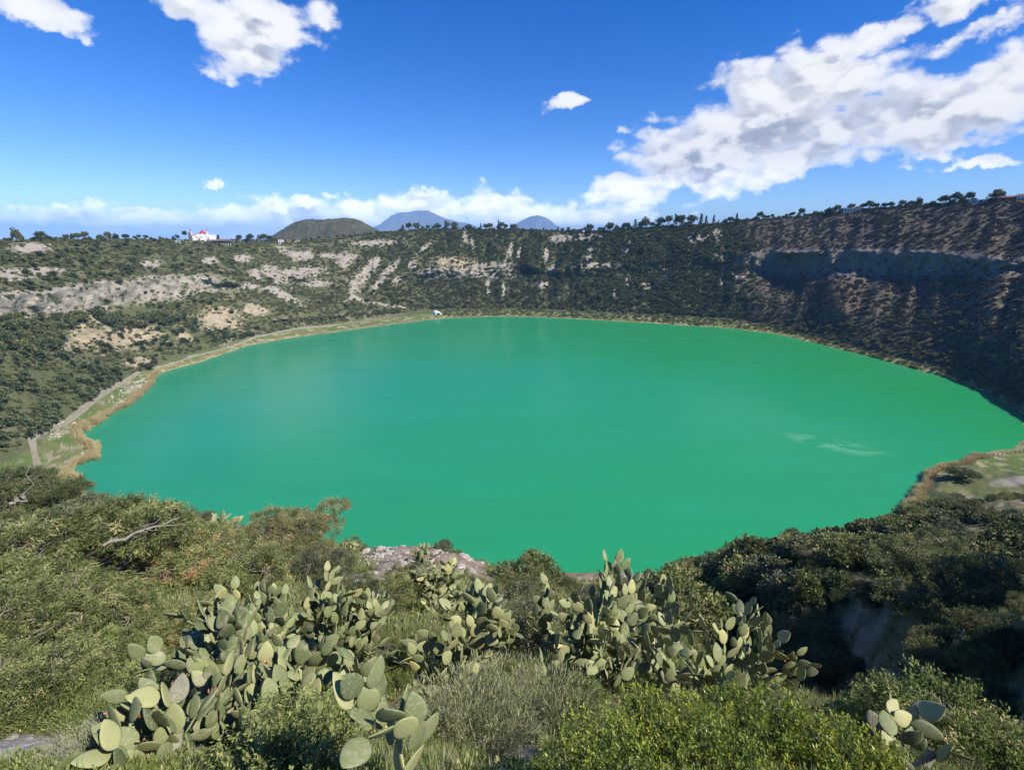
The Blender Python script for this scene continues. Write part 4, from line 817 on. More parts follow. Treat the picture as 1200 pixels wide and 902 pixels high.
# church
p = rimpt(239, 6, 2.0); mp = 1 / ppm(p); u = mp
ch = root('church', p, face_cam(p), 'white church with red dome and red edged facade on the left rim', 'church')
MB().box(-11 * u, 12.5 * u, 2, 14, -5, 5.2 * u).box(2 * u, 12.5 * u, .5, 2, -5, 6.2 * u).build('nave', white, ch)
fac = [(-11 * u, -3), (-11 * u, 5.6 * u), (-8.5 * u, 5.4 * u), (-7 * u, 6.8 * u), (-4.5 * u, 7.8 * u), (-2.5 * u, 7.0 * u), (-.5 * u, 8.4 * u), (1.5 * u, 7.0 * u), (2 * u, -3)]
fo = MB().prism(fac, -0.6, 1.9).build('facade', white, ch)
tr_ = MB()
for a_, b_ in zip(fac[1:-1], fac[2:-1]):
    tr_.prism([(a_[0], a_[1] - .02 * u), (b_[0], b_[1] - .02 * u), (b_[0], b_[1] + .45 * u), (a_[0], a_[1] + .45 * u)], -0.9, 2.1)
for s_ in (-1, 1): tr_.prism([(-4.5 * u, 1.0 * u), (-4.5 * u + s_ * 3.5 * u, 4.6 * u), (-4.5 * u + s_ * 3.5 * u, 5.3 * u), (-4.5 * u, 1.8 * u)][::s_], -.85, -.62)
tr_.build('trim', redp, ch)
dm = MB().lathe(0, 8, [(3.1 * u, 5.2 * u), (3.1 * u, 7.4 * u)], 20).build('drum', white, ch)
prof = [(3.2 * u * math.cos(q), 7.4 * u + 3.1 * u * math.sin(q)) for q in np.linspace(0, 1.45, 9)] + [(.5 * u, 10.9 * u), (.5 * u, 12.0 * u), (.1 * u, 12.6 * u)]
MB().lathe(0, 8, prof, 20).build('dome', redp, ch, True)
for (tx, th, tw) in ((-11.5, 12.5, 1.0), (4.6, 12.8, 1.0)):
    tw_ = MB().box((tx - tw) * u, (tx + tw) * u, 1.0, 1.0 + 2 * tw * u, -2, (th - 2.2) * u).box((tx - tw * 1.3) * u, (tx + tw * 1.3) * u, .6, 1.4 + 2 * tw * u, (th - 4.2) * u, (th - 3.8) * u).build('bell_tower', white, ch)
    MB().lathe(tx * u, 1 + tw * u, [(tw * 1.1 * u, (th - 2.19) * u), (tw * .9 * u, (th - 1.2) * u), (tw * .3 * u, (th - .5) * u), (.05 * u, th * u)], 10).build('cupola', redp, tw_)
    MB().box((tx - .4) * u, (tx + .4) * u, .9, 1.05, (th - 3.6) * u, (th - 2.5) * u).build('belfry_opening', dark, tw_)
MB().box(4 * u, 5 * u, .3, .6, 0.5 * u, 3.4 * u).box(-5.2 * u, -3.8 * u, -.75, -.5, -.5 * u, 1.0 * u).build('door', dark, ch)
# dark stone tower
p = rimpt(223.5, 3, 0); u = 1 / ppm(p)
tw0 = root('stone_tower', p, face_cam(p), 'narrow dark grey stepped tower just left of the white church', 'tower')
m_ = MB()
for (z0, z1, hw) in ((-3, 3.4, 2.0), (3.4, 4.0, 2.5), (4.0, 7.0, 1.7), (7.0, 7.6, 2.2), (7.6, 10, 1.4)): m_.box(-hw * u, hw * u, 0, 2 * hw * u, z0 * u + .002, z1 * u)
m_.build('shaft', greyst, tw0); MB().lathe(0, 1.4 * u, [(1.7 * u, 10.01 * u), (1.2 * u, 11 * u), (.2 * u, 12.2 * u)], 10).build('cap', greyst, tw0)
MB().box(-.5 * u, .5 * u, -.1, .2, 4.6 * u, 6.2 * u).build('window', dark, tw0)
# restaurant with brown roof on columns
p = rimpt(257, -6, 1.0); u = 1 / ppm(p)
rs_ = root('terrace_hall', p, face_cam(p), 'long brown roofed hall on white columns below and right of the church', 'building')
MB().box(-12 * u, 10.5 * u, 0, 9, 0.2 * u, 2.2 * u).build('wall', greyst, rs_)
MB().gable(-13 * u, 12 * u, -3, 11, 2.25 * u, 4.2 * u).build('roof', rooft, rs_)
MB().box(-6 * u, 11 * u, -2.6, 0.0, -.6 * u, 0.1 * u).build('terrace', greyst, rs_)
for k in range(8): xk = (-5.5 + k * 2.3) * u; MB().box(xk - .28 * u, xk + .28 * u, -2.5, -2.2, -4.2 * u, -.62 * u).build('column', white, rs_)
# pale blue block
p = rimpt(206.5, -4, 0); u = 1 / ppm(p)
bb = root('blue_house', p, face_cam(p), 'pale blue two storey house at the rim beneath the palms', 'house')
MB().box(-4.5 * u, 4.0 * u, 0, 8, -4 * u, .4 * u).box(-3.2 * u, 4.0 * u, 1.5, 8, .41 * u, 2.6 * u).build('wall', bluep, bb)
for zz_ in (-2.6, -.6):
    for k in range(3): MB().box((-3.6 + k * 2.6) * u, (-2.2 + k * 2.6) * u, -.06, .1, zz_ * u - .5 * u, zz_ * u + .4 * u).build('window', dark, bb)
MB().box(-4.9 * u, 4.4 * u, -.4, 8.3, .42 * u, .62 * u).build('roof', white, bb)
# church yard wall
p = rimpt(226, 0, 0); u = 1 / ppm(p)
w0 = MB().box(-14 * u, 10 * u, 0, .6, -2 * u, 1.2 * u).build('boundary_wall', ochre); w0.location = p; w0.rotation_euler = (0, 0, face_cam(p)); tag(w0, 'low pale boundary wall in front of the dark tower and church', 'wall')
# palms
def palm(x, hp, cr, lab, back=5, lean=0.0):
    p = rimpt(x, back, 0); u = 1 / ppm(p); e = root('palm_tree', p, 0, lab, 'palm')
    g_ = Geo(); g_.add(*tube([(0, 0, -1), (lean * u * .4, 0, hp * u * .5), (lean * u, 0, hp * u)], .34, .22, 7)); link('trunk', g_.mesh('trunk', M['bark'], True), e)
    f_ = Geo(); rs = np.random.RandomState(int(x)); n = 46; a = rs.rand(n) * 6.28; el = rs.rand(n) * 1.9 - 0.9
    L_ = cr * u * (0.8 + 0.4 * rs.rand(n)); d = np.stack([np.cos(a) * np.cos(el), np.sin(a) * np.cos(el), np.sin(el)], 1)
    b = np.repeat(np.array([[lean * u, 0, hp * u]]), n, 0); global RS; RS = rs
    f_.add(*leaves(b, d, L_, L_ * 0.34, rs.rand(n), .1)); link('crown', f_.mesh('palm_crown', M['palmleaf']), e)
palm(203.5, 3.6, 2.6, 'shortest of the three palms, leftmost beside the pale blue house', 3)
palm(208.5, 6.6, 3.0, 'middle palm rising behind the pale blue house')
palm(218.5, 10.6, 3.4, 'tallest palm, leaning left between the blue house and the dark tower', 5, -1.4)
place('farpine', 'pine_tree', rimpt(256, 8), 3.4, 46, 'wood_green', 'dark pine on the skyline just right of the church', 'tree', None, .2, ('trunk', 'crown'))
# village houses on the rims
def house(x, wpx, hpx, wall, roof, lab, back=4, dz=0, gable=True, group=None):
    p = rimpt(x, back, dz); u = 1 / ppm(p); e = root('house', p, face_cam(p), lab, 'house', group); d = wpx * u * .8
    MB().box(-wpx / 2 * u, wpx / 2 * u, 0, d, -2, hpx * u).build('wall', wall, e)
    if gable: MB().gable(-wpx / 2 * u - .5, wpx / 2 * u + .5, -.5, d + .5, hpx * u + .01, hpx * u * 1.5).build('roof', roof, e)
    else: MB().box(-wpx / 2 * u - .3, wpx / 2 * u + .3, -.3, d + .3, hpx * u + .01, hpx * u + .4).build('roof', roof, e)
    MB().box(-wpx * .3 * u, -wpx * .12 * u, -.06, .1, hpx * .2 * u, hpx * .7 * u).build('window', dark, e)
    MB().box(wpx * .1 * u, wpx * .24 * u, -.06, .1, -.5, hpx * .7 * u).build('door', dark, e)
house(329, 6, 2.6, white, white, 'small white flat roofed house left of the foot of the hill', 2, 0.5, False)
house(338, 5, 2.2, ochre, rooft, 'small ochre house with brown roof at the foot of the hill', 0, 0.5)
house(347, 7, 2.0, white, rooft, 'low white house with brown roof in front of the hill', 4, .5)
house(992, 7, 4.4, white, white, 'small white block house among trees on the right rim', 2, 1.5, False)
house(1003, 9, 3.0, white, rooft, 'low white house with brown roof beside the white block house', 4, 1.5)
house(1145, 16, 2.2, bluep, white, 'long low shed with white roof near the right end of the rim', 3, 1.0, False)
house(1180, 17, 4.0, redwall, rooft, 'red walled house at the top right end of the rim', 2, 0.5)
house(1196, 8, 4.6, white, rooft, 'white gabled house beside the red walled one, cut by the photo edge', 6, 0.5)
# white tent and shelters on the far shore
p = hit(512, 368); u = 1 / ppm(p)
tn0 = root('marquee', p, face_cam(p) + .35, 'white marquee tent on the far shore below the gullied slope', 'tent')
arc_ = [(6.5 * u * math.cos(q) * 1.0, 3.6 * u * math.sin(q)) for q in np.linspace(0, math.pi, 13)]
MB().prism([(y_ * .55, z_) for y_, z_ in arc_][::-1], -5.2, 5.2).build('canopy', canvas, tn0)
MB().box(-2.2, 2.2, -5.35, -5.22, 0, 2.2).build('entrance', dark, tn0)
for (x, y, s_, lab) in [(334, 376, 1.0, 'brown thatched shelter on posts by the far left shore'), (322, 377, .75, 'smaller thatched shelter left of the larger one by the shore')]:
    p = hit(x, y); e = root('shelter', p, face_cam(p), lab, 'shelter')
    MB().lathe(0, 0, [(4.6 * s_, 2.6 * s_), (2.6 * s_, 3.9 * s_), (.3 * s_, 5.0 * s_)], 14).build('roof', thatch, e)
    for k in range(4): a_ = .8 + k * 1.571; MB().box(3.4 * s_ * math.cos(a_) - .12, 3.4 * s_ * math.cos(a_) + .12, 3.4 * s_ * math.sin(a_) - .12, 3.4 * s_ * math.sin(a_) + .12, -.6, 2.6 * s_).build('post', fence_m, e)
# tracks
def ribbon(name, pxs, wd, mat, lab, lift=0.18):
    pts = [hit(x, y) for x, y in pxs]; pts = [p for p in pts if p]; dense = []
    for a, b in zip(pts[:-1], pts[1:]):
        for k in range(14): dense.append(a.lerp(b, k / 14))
    V = []
    for i, p in enumerate(dense):
        d = (dense[min(i + 2, len(dense) - 1)] - dense[max(i - 2, 0)]); d.z = 0; d.normalize(); n = Vector((-d.y, d.x, 0)); wv_ = wd * (0.8 + 0.4 * float(vnoise(i * .3, 1, 0, 3)))
        for s_ in (-1, -.33, .33, 1): q = p + n * wv_ * .5 * s_; V.append((q.x, q.y, height(q.x, q.y) + lift * (1 if abs(s_) < .5 else .4)))
    n = len(dense); Q = [[i * 4 + j, i * 4 + j + 1, (i + 1) * 4 + j + 1, (i + 1) * 4 + j] for i in range(n - 1) for j in range(3)]
    o = link(name, mesh_np(name, np.array(V), np.array(Q), [mat], True)); tag(o, lab, 'path', kind='structure')
dirt = plain_mat('dirt_track', (.27, .24, .175), (.20, .18, .12), 0.5, 0.95, 0.3, 0.05)
ribbon('path', [(24, 577), (30, 562), (45, 548), (40, 530), (37, 513), (60, 500), (80, 493), (100, 478), (113, 466), (133, 453), (148, 446), (168, 433)], 2.4, dirt, 'pale dirt track along the left shore')
ribbon('path', [(180, 432), (220, 420), (262, 409), (300, 394), (345, 385), (400, 380), (440, 374), (480, 371)], 2.2, dirt, 'pale dirt track behind the grassy strip of the far left shore')
# fence on the right bench
p0, p1 = hit(1158, 537), hit(1199, 530)
fe = root('fence', p0, 0, 'short line of wooden fence posts on the grass of the right shore', 'fence')
for k in range(9):
    q = p0.lerp(p1, k / 8); z_ = height(q.x, q.y); l_ = q - p0; MB().box(l_.x - .11, l_.x + .11, l_.y - .11, l_.y + .11, z_ - p0.z - .4, z_ - p0.z + 1.7).build('post', fence_m, fe)
for h_ in (.7, 1.3):
    g_ = Geo(); g_.add(*tube([(p0.lerp(p1, k / 8) - p0).to_tuple()[:2] + (height(*(p0.lerp(p1, k / 8)).to_tuple()[:2]) - p0.z + h_,) for k in range(9)], .02, .02, 4)); link('wire', g_.mesh('wire', greyst), fe)
# ------------------------------------------------------------------ prickly pears
def pad_material():
    m = bpy.data.materials.new('cactus_pad'); m.use_nodes = True; g = NT(m.node_tree); bs = g.n['Principled BSDF']
    a = g.n.new('ShaderNodeAttribute'); a.attribute_name = 'tint'; oi = g.n.new('ShaderNodeObjectInfo'); tcn = g.n.new('ShaderNodeTexCoord'); pos = tcn.outputs['Object']
    ti = g.math('ADD', a.outputs['Fac'], g.math('MULTIPLY', g.math('SUBTRACT', oi.outputs['Random'], .5), .55), clamp=True)
    c = g.ramp(ti, [(0, (.110, .135, .055)), (.3, (.195, .225, .092)), (.65, (.285, .305, .128)), (.88, (.38, .375, .155)), (1, (.47, .43, .17))])
    n_ = g.noise(pos, 9, 6, .65); c = g.mix(g.maprange(n_, .50, .64, 0, .7), c, C4(.34, .30, .21))
    n2 = g.noise(pos, 40, 3, .6); c = g.mix(.35, c, g.mix(1, c, g.maprange(n2, .3, .7, .6, 1.4), 'MULTIPLY'))
    v = g.n.new('ShaderNodeTexVoronoi'); v.inputs['Scale'].default_value = 26; v.inputs['Randomness'].default_value = .35; g.l.new(pos, v.inputs['Vector'])
    dot = g.maprange(v.outputs['Distance'], .10, .18, 1, 0); c = g.mix(g.math('MULTIPLY', dot, .6), c, C4(.34, .30, .19))
    g.l.new(c, bs.inputs['Base Color']); bs.inputs['Roughness'].default_value = .62; bs.inputs['Specular IOR Level'].default_value = .3
    g.l.new(g.bump(g.math('ADD', g.math('MULTIPLY', n_, .6), dot), .45, .01), bs.inputs['Normal']); return m
M['pad'] = pad_material()
M['oldpad'] = plain_mat('woody_cactus_stem', (.19, .175, .12), (.32, .31, .22), 14, .9, .7, .02)
M['fruit'] = leaf_mat('cactus_fruit', [(0, (.38, .10, .08)), (.5, (.46, .17, .12)), (1, (.50, .32, .12))], 0, .5, .3, .5)
def pad_geo(seed, tint, wr=0.34, th=0.055, nl=10, nk=14):
    rs = np.random.RandomState(seed); V = []; bend = rs.uniform(-.10, .14); tw = rs.uniform(-.18, .18); wr = wr * rs.uniform(.88, 1.15); pw = rs.uniform(.62, .85)
    for i in range(nl + 1):
        t_ = i / nl; hw = max(wr * math.sin(math.pi * min(max(t_, 0.006), .994) ** pw) ** .62, .035 if i == 0 else 0.004); hk = th * (math.sin(math.pi * min(max(t_, .01), .99)) ** .5) * (1.15 - .35 * t_) + .002
        for k in range(nk):
            a = 2 * math.pi * k / nk; x, y = hw * math.cos(a), hk * math.sin(a) * (1 if abs(math.cos(a)) < .99 else 1); c_w, s_w = math.cos(tw * t_), math.sin(tw * t_)
            V.append((x * c_w - y * s_w, x * s_w + y * c_w + bend * t_ * t_ + 0.05 * bend * (x / wr) ** 2, t_))
    V = np.array(V); Q = [[i * nk + k, i * nk + (k + 1) % nk, (i + 1) * nk + (k + 1) % nk, (i + 1) * nk + k] for i in range(nl) for k in range(nk)]
    return V, np.array(Q), np.full(len(V), tint)
PADG = [pad_geo(s, rt) for s, rt in enumerate([.25, .35, .45, .5, .6, .4, .75, .55, .3, .92])]
PADM = []
for (V_, Q_, T_) in PADG: g_ = Geo(); g_.add(V_, Q_, T_); PADM.append(g_.mesh('pad', M['pad'], True))
PADO = []
for (V_, Q_, T_) in PADG[:4]: g_ = Geo(); g_.add(V_, Q_, T_); PADO.append(g_.mesh('pad', M['oldpad'], True))
PADL = [pad_geo(100 + s, rt, .34, .06, 5, 8) for s, rt in enumerate([.3, .45, .6, .5])]
fv = [(r_ * math.cos(2 * math.pi * k / 7), r_ * math.sin(2 * math.pi * k / 7), z_) for (r_, z_) in ((.05, 0), (.17, .2), (.2, .5), (.17, .8), (.09, .93)) for k in range(7)]
fq = [[i * 7 + k, i * 7 + (k + 1) % 7, (i + 1) * 7 + (k + 1) % 7, (i + 1) * 7 + k] for i in range(4) for k in range(7)]
g_ = Geo(); g_.add(np.array(fv), np.array(fq), np.full(len(fv), .4)); FRUITM = g_.mesh('fruit', M['fruit'], True)
def grow(seed, W, Hh, n, L, stems, lean=(0, 0, 0), open_=0.0):
    """list of (origin, axes matrix 3x3, length, generation)"""
    rs = np.random.RandomState(seed); pads = []; tips = []; lean = np.array(lean, float)
    for i in range(stems):
        a = rs.rand() * 6.28; r_ = rs.rand() * W * .35; o = np.array((r_ * math.cos(a), r_ * math.sin(a), -.12)) ; d = unit(np.array((math.cos(a) * .5, math.sin(a) * .5, .9)) + rs.randn(3) * .15 + lean)
        s_ = unit(np.cross(d, rs.randn(3))); pads.append([o, d, s_, L * 1.25, 0, 0])
    tries = 0
    while len(pads) < n and tries < n * 60:
        tries += 1; k = int(len(pads) * rs.rand() ** .8); P0 = pads[k]
        if P0[5] >= (4 if P0[4] < 2 else 3): continue
        o, d, s_, l_, gen, _ = P0; th = rs.uniform(-1.15, 1.15); nrm = np.cross(d, s_); out = unit(np.array((o[0], o[1], 0.001)))
        d2 = unit(d * math.cos(th) + s_ * math.sin(th) * .9 + nrm * rs.randn() * .38 + np.array((0, 0, .30)) + out * .16 + lean * .3)
        if d2[2] < -.25: continue
        o2 = o + d * l_ * (.5 + .44 * math.cos(th)) + s_ * math.sin(th) * l_ * .30; l2 = L * rs.uniform(.78, 1.12); tip = o2 + d2 * l2
        e_ = (tip[0] / W) ** 2 + (tip[1] / W) ** 2 + (max(tip[2], 0) / Hh) ** 2
        if e_ > 1.0 * (0.85 + .3 * rs.rand()) or tip[2] < 0.02: continue
        c = o2 + d2 * l2 * .5
        if any(np.linalg.norm(c - t_) < L * (.33 + open_) for t_ in tips): continue
        s2 = unit(np.cross(d2, unit(nrm + rs.randn(3) * .75))); s2 = unit(np.cross(unit(np.cross(s2, d2)), d2)) * (1 if rs.rand() < .5 else -1)
        pads[k][5] += 1; pads.append([o2, d2, s2, l2, gen + 1, 0]); tips.append(c)
    return pads, rs
def nopal(px, py, W, Hh, n, L, stems, seed, label, lean=(0, 0, 0), fruit=.1, tintbias=0, dz=0.0, name='prickly_pear', open_=0.0, pos=None, nparts=100):
    p = (pos or hit(px, py)) + Vector((0, 0, dz)); e = link(name, None); e.location = p; tag(e, label, 'cactus'); e.empty_display_size = .3
    pads, rs = grow(seed, W, Hh, n, L, stems, lean, open_)
    tr = Geo()
    for (o, d, s_, l_, gen, ch_) in pads:
        if gen == 0:
            tr.add(*tube([o, o + d * l_ * .5, o + d * l_ * .98], l_ * .20, l_ * .15, 9)); tr.add(*tube([o + np.array((0, 0, -.5)), o + np.array((0, 0, .02))], l_ * .22, l_ * .2, 9))
    link('stem', tr.mesh('stem', M['oldpad'], True), e)
    rest = Geo(); lst = [q for q in pads if q[4] > 0]; cam_l = np.array((0, 0, H)) - np.array(p)
    lst.sort(key=lambda q: np.linalg.norm(q[0] + q[1] * .5 * q[3] - cam_l))
    for k, (o, d, s_, l_, gen, ch_) in enumerate(lst):
        nr = np.cross(d, s_); mi = rs.randint(0, len(PADM)); 
        if rs.rand() < .5 and PADG[mi][2][0] > .8: mi = rs.randint(0, 5)
        Mx = np.stack([s_, nr, d], 1) * l_
        if k < nparts:
            c = link('pad', PADO[mi % 4] if gen <= 2 and rs.rand() < .2 else PADM[mi], e); m4 = Matrix.Identity(4)
            for a_ in range(3):
                for b_ in range(3): m4[a_][b_] = Mx[a_, b_]
                m4[a_][3] = o[a_]
            c.matrix_basis = m4
            if ch_ == 0 and rs.rand() < fruit:
                for q in range(rs.randint(1, 5)):
                    th = rs.uniform(-1.0, 1.0); f = link('fruit', FRUITM, c); f.location = (.30 * math.sin(th), .0, .52 + .44 * math.cos(th)); f.rotation_euler = (rs.uniform(-.3, .3), th * .8, 0); f.scale = (.22, .22, .22)
        else: V_, Q_, T_ = PADG[mi]; rest.add(V_ @ Mx.T + o, Q_, T_)
    if rest.n: r_ = link('pads', rest.mesh('pads', M['pad'], True), e); r_['kind'] = 'stuff'
    return e
def small_nopal(px, py, size, seed, label, group=None, tall=1.0):
    key = ('np', seed)
    if key not in MESH:
        pads, rs = grow(seed, 1.0, 1.0, 70, .26, 4, (0, 0, 0), .0); g_ = Geo()
        for (o, d, s_, l_, gen, ch_) in pads: V_, Q_, T_ = PADL[rs.randint(0, 4)]; Mx = np.stack([s_, np.cross(d, s_), d], 1) * l_; g_.add(V_ @ Mx.T + o, Q_, T_)
        MESH[key] = g_.mesh('prickly_pear', M['pad'], True)
    p = hit(px, py)
    if p is None: return
    o = link('prickly_pear', MESH[key]); o.location = p - Vector((0, 0, .05 * size)); o.scale = (size, size, size * tall); o.rotation_euler = (0, 0, random.random() * 6.28); tag(o, label, 'cactus', group); return o
nopal(295, 775, .9, 1.5, 220, .215, 6, 15, 'prickly pear at the back of the big left thicket, against the pale bare ground', (0, 0, 0), .04)
nopal(372, 862, .75, 1.15, 190, .19, 6, 16, 'low prickly pear filling the front of the thicket between its thick stems', (0, 0, 0), .05)
nopal(262, 872, 1.05, 1.3, 400, .172, 8, 1, 'biggest prickly pear, its sprawling pads and pinkish fruit filling the lower left', (-.12, .1, 0), .12)
nopal(325, 800, 1.1, 1.4, 360, .175, 8, 2, 'dense prickly pear behind and right of the biggest one', (0, .1, 0), .05)
nopal(405, 782, 1.15, 2.1, 300, .20, 7, 3, 'upright dense prickly pear between the biggest one and the one with yellow pads', (.0, .05, 0), .05)
nopal(185, 900, .5, .6, 46, .20, 4, 14, 'low outlying prickly pear with orange fruit at the lower left edge of the biggest one', (-.3, 0, 0), .4)
nopal(445, 930, .34, .9, 22, .165, 2, 4, 'prickly pear with the largest pads, standing at the bottom below the centre clumps', (0, 0, .2), 0)
nopal(535, 795, 1.25, 2.0, 270, .25, 7, 5, 'rounded prickly pear with some yellow pads left of the centre bush', (0, 0, 0), .03)
nopal(515, 715, 1.7, 1.5, 230, .25, 10, 6, 'wider prickly pear thicket with small dark pads just behind the yellow padded one', (0, 0, 0), .03)
nopal(725, 790, 2.0, 2.6, 400, .27, 9, 7, 'tall prickly pear with a bare grey middle, right of the centre bush', (0.05, 0, 0), .03, open_=.06)
nopal(800, 812, .9, 1.6, 90, .26, 4, 8, 'smaller prickly pear on thin stems beside the tall one', (.1, 0, .1), .05, open_=.08)
nopal(862, 808, 1.4, 1.9, 190, .24, 5, 9, 'spindly pale prickly pear above the bright leafy bush', (.1, 0, .1), .03, open_=.12)
nopal(655, 825, .7, .8, 34, .22, 4, 10, 'low prickly pear with red fruit half hidden in shadow under the centre bush', (0, 0, 0), .3, open_=.1)
nopal(1000, 868, .34, 1.3, 18, .19, 2, 11, 'small pale prickly pear among the leaves of the bright bush', (0, 0, .2), 0)
nopal(1078, 915, .6, .6, 24, .20, 3, 12, 'prickly pear with large pale oval pads at the bottom right corner', (.3, 0, .0), 0, open_=.05)
nopal(8, 640, 1.2, 1.3, 40, .36, 3, 13, 'pale prickly pear cut by the left edge of the photo', (0, 0, 0), 0)
rngc = random.Random(5)
for k, (x, y, s, lab) in enumerate([(432, 642, 1.3, 'small pale prickly pear on the skyline left of the pink outcrop'), (520, 632, 1.0, 'dark prickly pear clump on the very top of the pink outcrop'), (482, 634, .8, 'small prickly pear on the crest just left of the outcrop top'),
        (572, 645, 1.0, 'prickly pear on the steep right end of the pink outcrop'), (505, 662, 1.3, 'pale prickly pear in the middle of the pink outcrop'), (272, 690, 1.2, 'narrow grey prickly pear between the hanging tree and the bare pale ground'), (246, 642, 1.6, 'prickly pear on the crest left of the crooked crest tree'),
        (145, 590, 1.7, 'grey prickly pear on the crest at the left end of the near shore'), (410, 650, .9, 'small prickly pear right of the crooked crest tree'), (690, 692, 1.0, 'small prickly pear above the tall one, near the water'),
        (832, 655, 2.0, 'prickly pear on the slope edge where the right ridge begins'), (905, 630, 1.8, 'prickly pear beside the pink rock on the right ridge'), (1010, 622, 1.9, 'prickly pear on the skyline of the right ridge'), (962, 622, 1.3, 'columnar prickly pear standing up from the right ridge crest'), (818, 690, 1.2, 'prickly pear in the shade below the right ridge')]):
    small_nopal(x, y, s, 200 + k % 4, lab, None, 1.0)
# ------------------------------------------------------------------ bushes and trees near the camera
def plant(kind, name, px, py, size, seed, mat, label, cat='bush', sink=.15, tall=1.0, rot=None, parts=('branches', 'foliage'), dz=0, tilt=0):
    p = hit(px, py); return place(kind, name, p + Vector((0, 0, dz)), size, seed, mat, label, cat, None, sink, parts, tall, rot=rot, tilt=tilt)
TP = ('trunk', 'crown')
plant('pepper', 'hanging_tree', 60, 700, 2.1, 71, 'olive', 'hanging leaved tree at the left edge with a dark hollow under it', 'tree', .25, .8, parts=TP)
plant('pepper', 'hanging_tree', 170, 690, 1.75, 72, 'olive', 'hanging leaved tree with reddish tips just left of the big cacti', 'tree', .25, .8, parts=TP)
plant('pepper', 'hanging_tree', 130, 640, 2.1, 73, 'olive', 'wide spreading olive tree behind the hanging ones, with bleached branches', 'tree', .3, .6, parts=TP)
plant('pepper', 'hanging_tree', 40, 780, 1.2, 72, 'olive', 'smaller hanging bush at the lower left edge above the grass', 'bush', .2, .8)
plant('pepper', 'hanging_tree', 190, 760, 0.9, 71, 'olive', 'hanging bush touching the top left of the biggest cactus', 'bush', .2, .8)
plant('bigtree', 'dark_tree', 28, 615, 2.8, 74, 'wood_green', 'dark green rounded tree at the left end of the lake with shade beneath', 'tree', .2, .9, parts=TP)
plant('tree', 'dark_tree', 95, 622, 1.4, 75, 'greygreen', 'grey green tree on the crest right of the dark rounded one', 'tree', .3, .8, parts=TP)
plant('bigtree', 'crest_tree', 352, 655, 2.2, 76, 'scrub', 'crooked green tree on the crest against the water, above the big cacti', 'tree', .15, .85, parts=TP)
plant('tree', 'crest_tree', 620, 690, 1.4, 77, 'mesquite', 'light green crest tree against the water at the centre', 'tree', .2, 1.0, parts=TP)
plant('near_shrub', 'centre_bush', 612, 755, 1.25, 78, 'greygreen', 'dull brownish green bush between the yellow padded cactus and the tall one', 'bush', .1, 1.0)
plant('near_shrub', 'round_bush', 758, 690, 1.5, 79, 'greygreen', 'round grey bush against the water right of the centre', 'bush', .1, 1)
plant('near_shrub', 'round_bush', 838, 770, 1.6, 80, 'scrub', 'dark round bush behind the pale spindly cactus', 'bush', .1, 1)
place('bigtree', 'hollow_tree', Vector((22, 27, height(22, 27))), 4.0, 81, 'mesquite', 'broad olive tree with arching limbs over the dark hollow', 'tree', None, .15, TP, .85)
place('bigtree', 'hollow_tree', Vector((27.5, 24.5, height(27.5, 24.5))), 4.2, 82, 'mesquite', 'wide dull green tree right of the one over the dark hollow', 'tree', None, .15, TP, .8)
place('bigtree', 'hollow_tree', Vector((32, 20, height(32, 20))), 4.2, 83, 'wood_green', 'dark green tree at the right edge of the photo above the hollow', 'tree', None, .1, TP, .9)
place('tree', 'hollow_tree', Vector((33, 33, height(33, 33))), 3.6, 84, 'mesquite', 'olive tree behind the two broad trees of the hollow', 'tree', None, .2, TP, .8)
place('tree', 'hollow_tree', Vector((19, 44, height(19, 44))), 3.0, 85, 'scrub', 'rounded green tree on the upper slope left of the hollow', 'tree', None, .2, TP, .8)
plant('tree', 'bench_tree', 1126, 560, 5.5, 86, 'scrub', 'round tree on the grassy bench by the right shore', 'tree', .25, .8, parts=TP)
plant('leafy', 'bright_bush', 775, 905, 0.47, 87, 'bright', 'bright yellow green leafy bush in front of the tall cactus', 'bush', .15, 1.15)
plant('leafy', 'bright_bush', 895, 905, 0.56, 88, 'bright', 'largest bright yellow green bush at the bottom right of the centre', 'bush', .15, 1.1)
plant('leafy', 'bright_bush', 985, 915, 0.45, 89, 'bright', 'bright leafy bush around the small pale cactus', 'bush', .2, 1.0)
plant('leafy', 'bright_bush', 705, 925, 0.33, 89, 'bright', 'small bright leafy bush at the bottom edge right of the pale gravel', 'bush', .2, 1.0)
plant('near_shrub', 'green_bush', 1090, 880, 0.7, 90, 'herb', 'green bush above the bottom right cactus', 'bush', .2, .9)
plant('near_shrub', 'green_bush', 1170, 905, 0.95, 91, 'herb', 'green bush in the bottom right corner', 'bush', .2, .9)
plant('near_shrub', 'green_bush', 1020, 870, 0.5, 92, 'herb', 'green bush between the bright bushes and the hollow', 'bush', .2, .9)
plant('wispy', 'dry_bush', 545, 880, 0.75, 93, 'straw', 'pale dry fine stemmed bush at the bottom left of the gravel patch', 'bush', .1, 1)
plant('wispy', 'dry_bush', 640, 860, 0.75, 94, 'straw', 'pale dry fine stemmed bush above the gravel patch', 'bush', .1, 1)
plant('wispy', 'dry_bush', 590, 830, 0.7, 95, 'straw', 'dry bush just below the yellow padded cactus', 'bush', .1, 1)
plant('near_shrub', 'green_bush', 600, 835, 0.55, 90, 'herb', 'dark green bush in front of the shadow under the centre bush', 'bush', .1, 1)
plant('near_shrub', 'green_bush', 665, 850, 0.5, 91, 'herb', 'green bush left of the bright leafy bushes', 'bush', .1, 1)
plant('near_shrub', 'green_bush', 460, 800, 0.45, 92, 'herb', 'green bush between the upright cactus and the yellow padded one', 'bush', .1, 1)
plant('near_shrub', 'green_bush', 380, 905, 0.28, 90, 'herb', 'green bush in front of the stems of the upright cactus', 'bush', .1, .9)
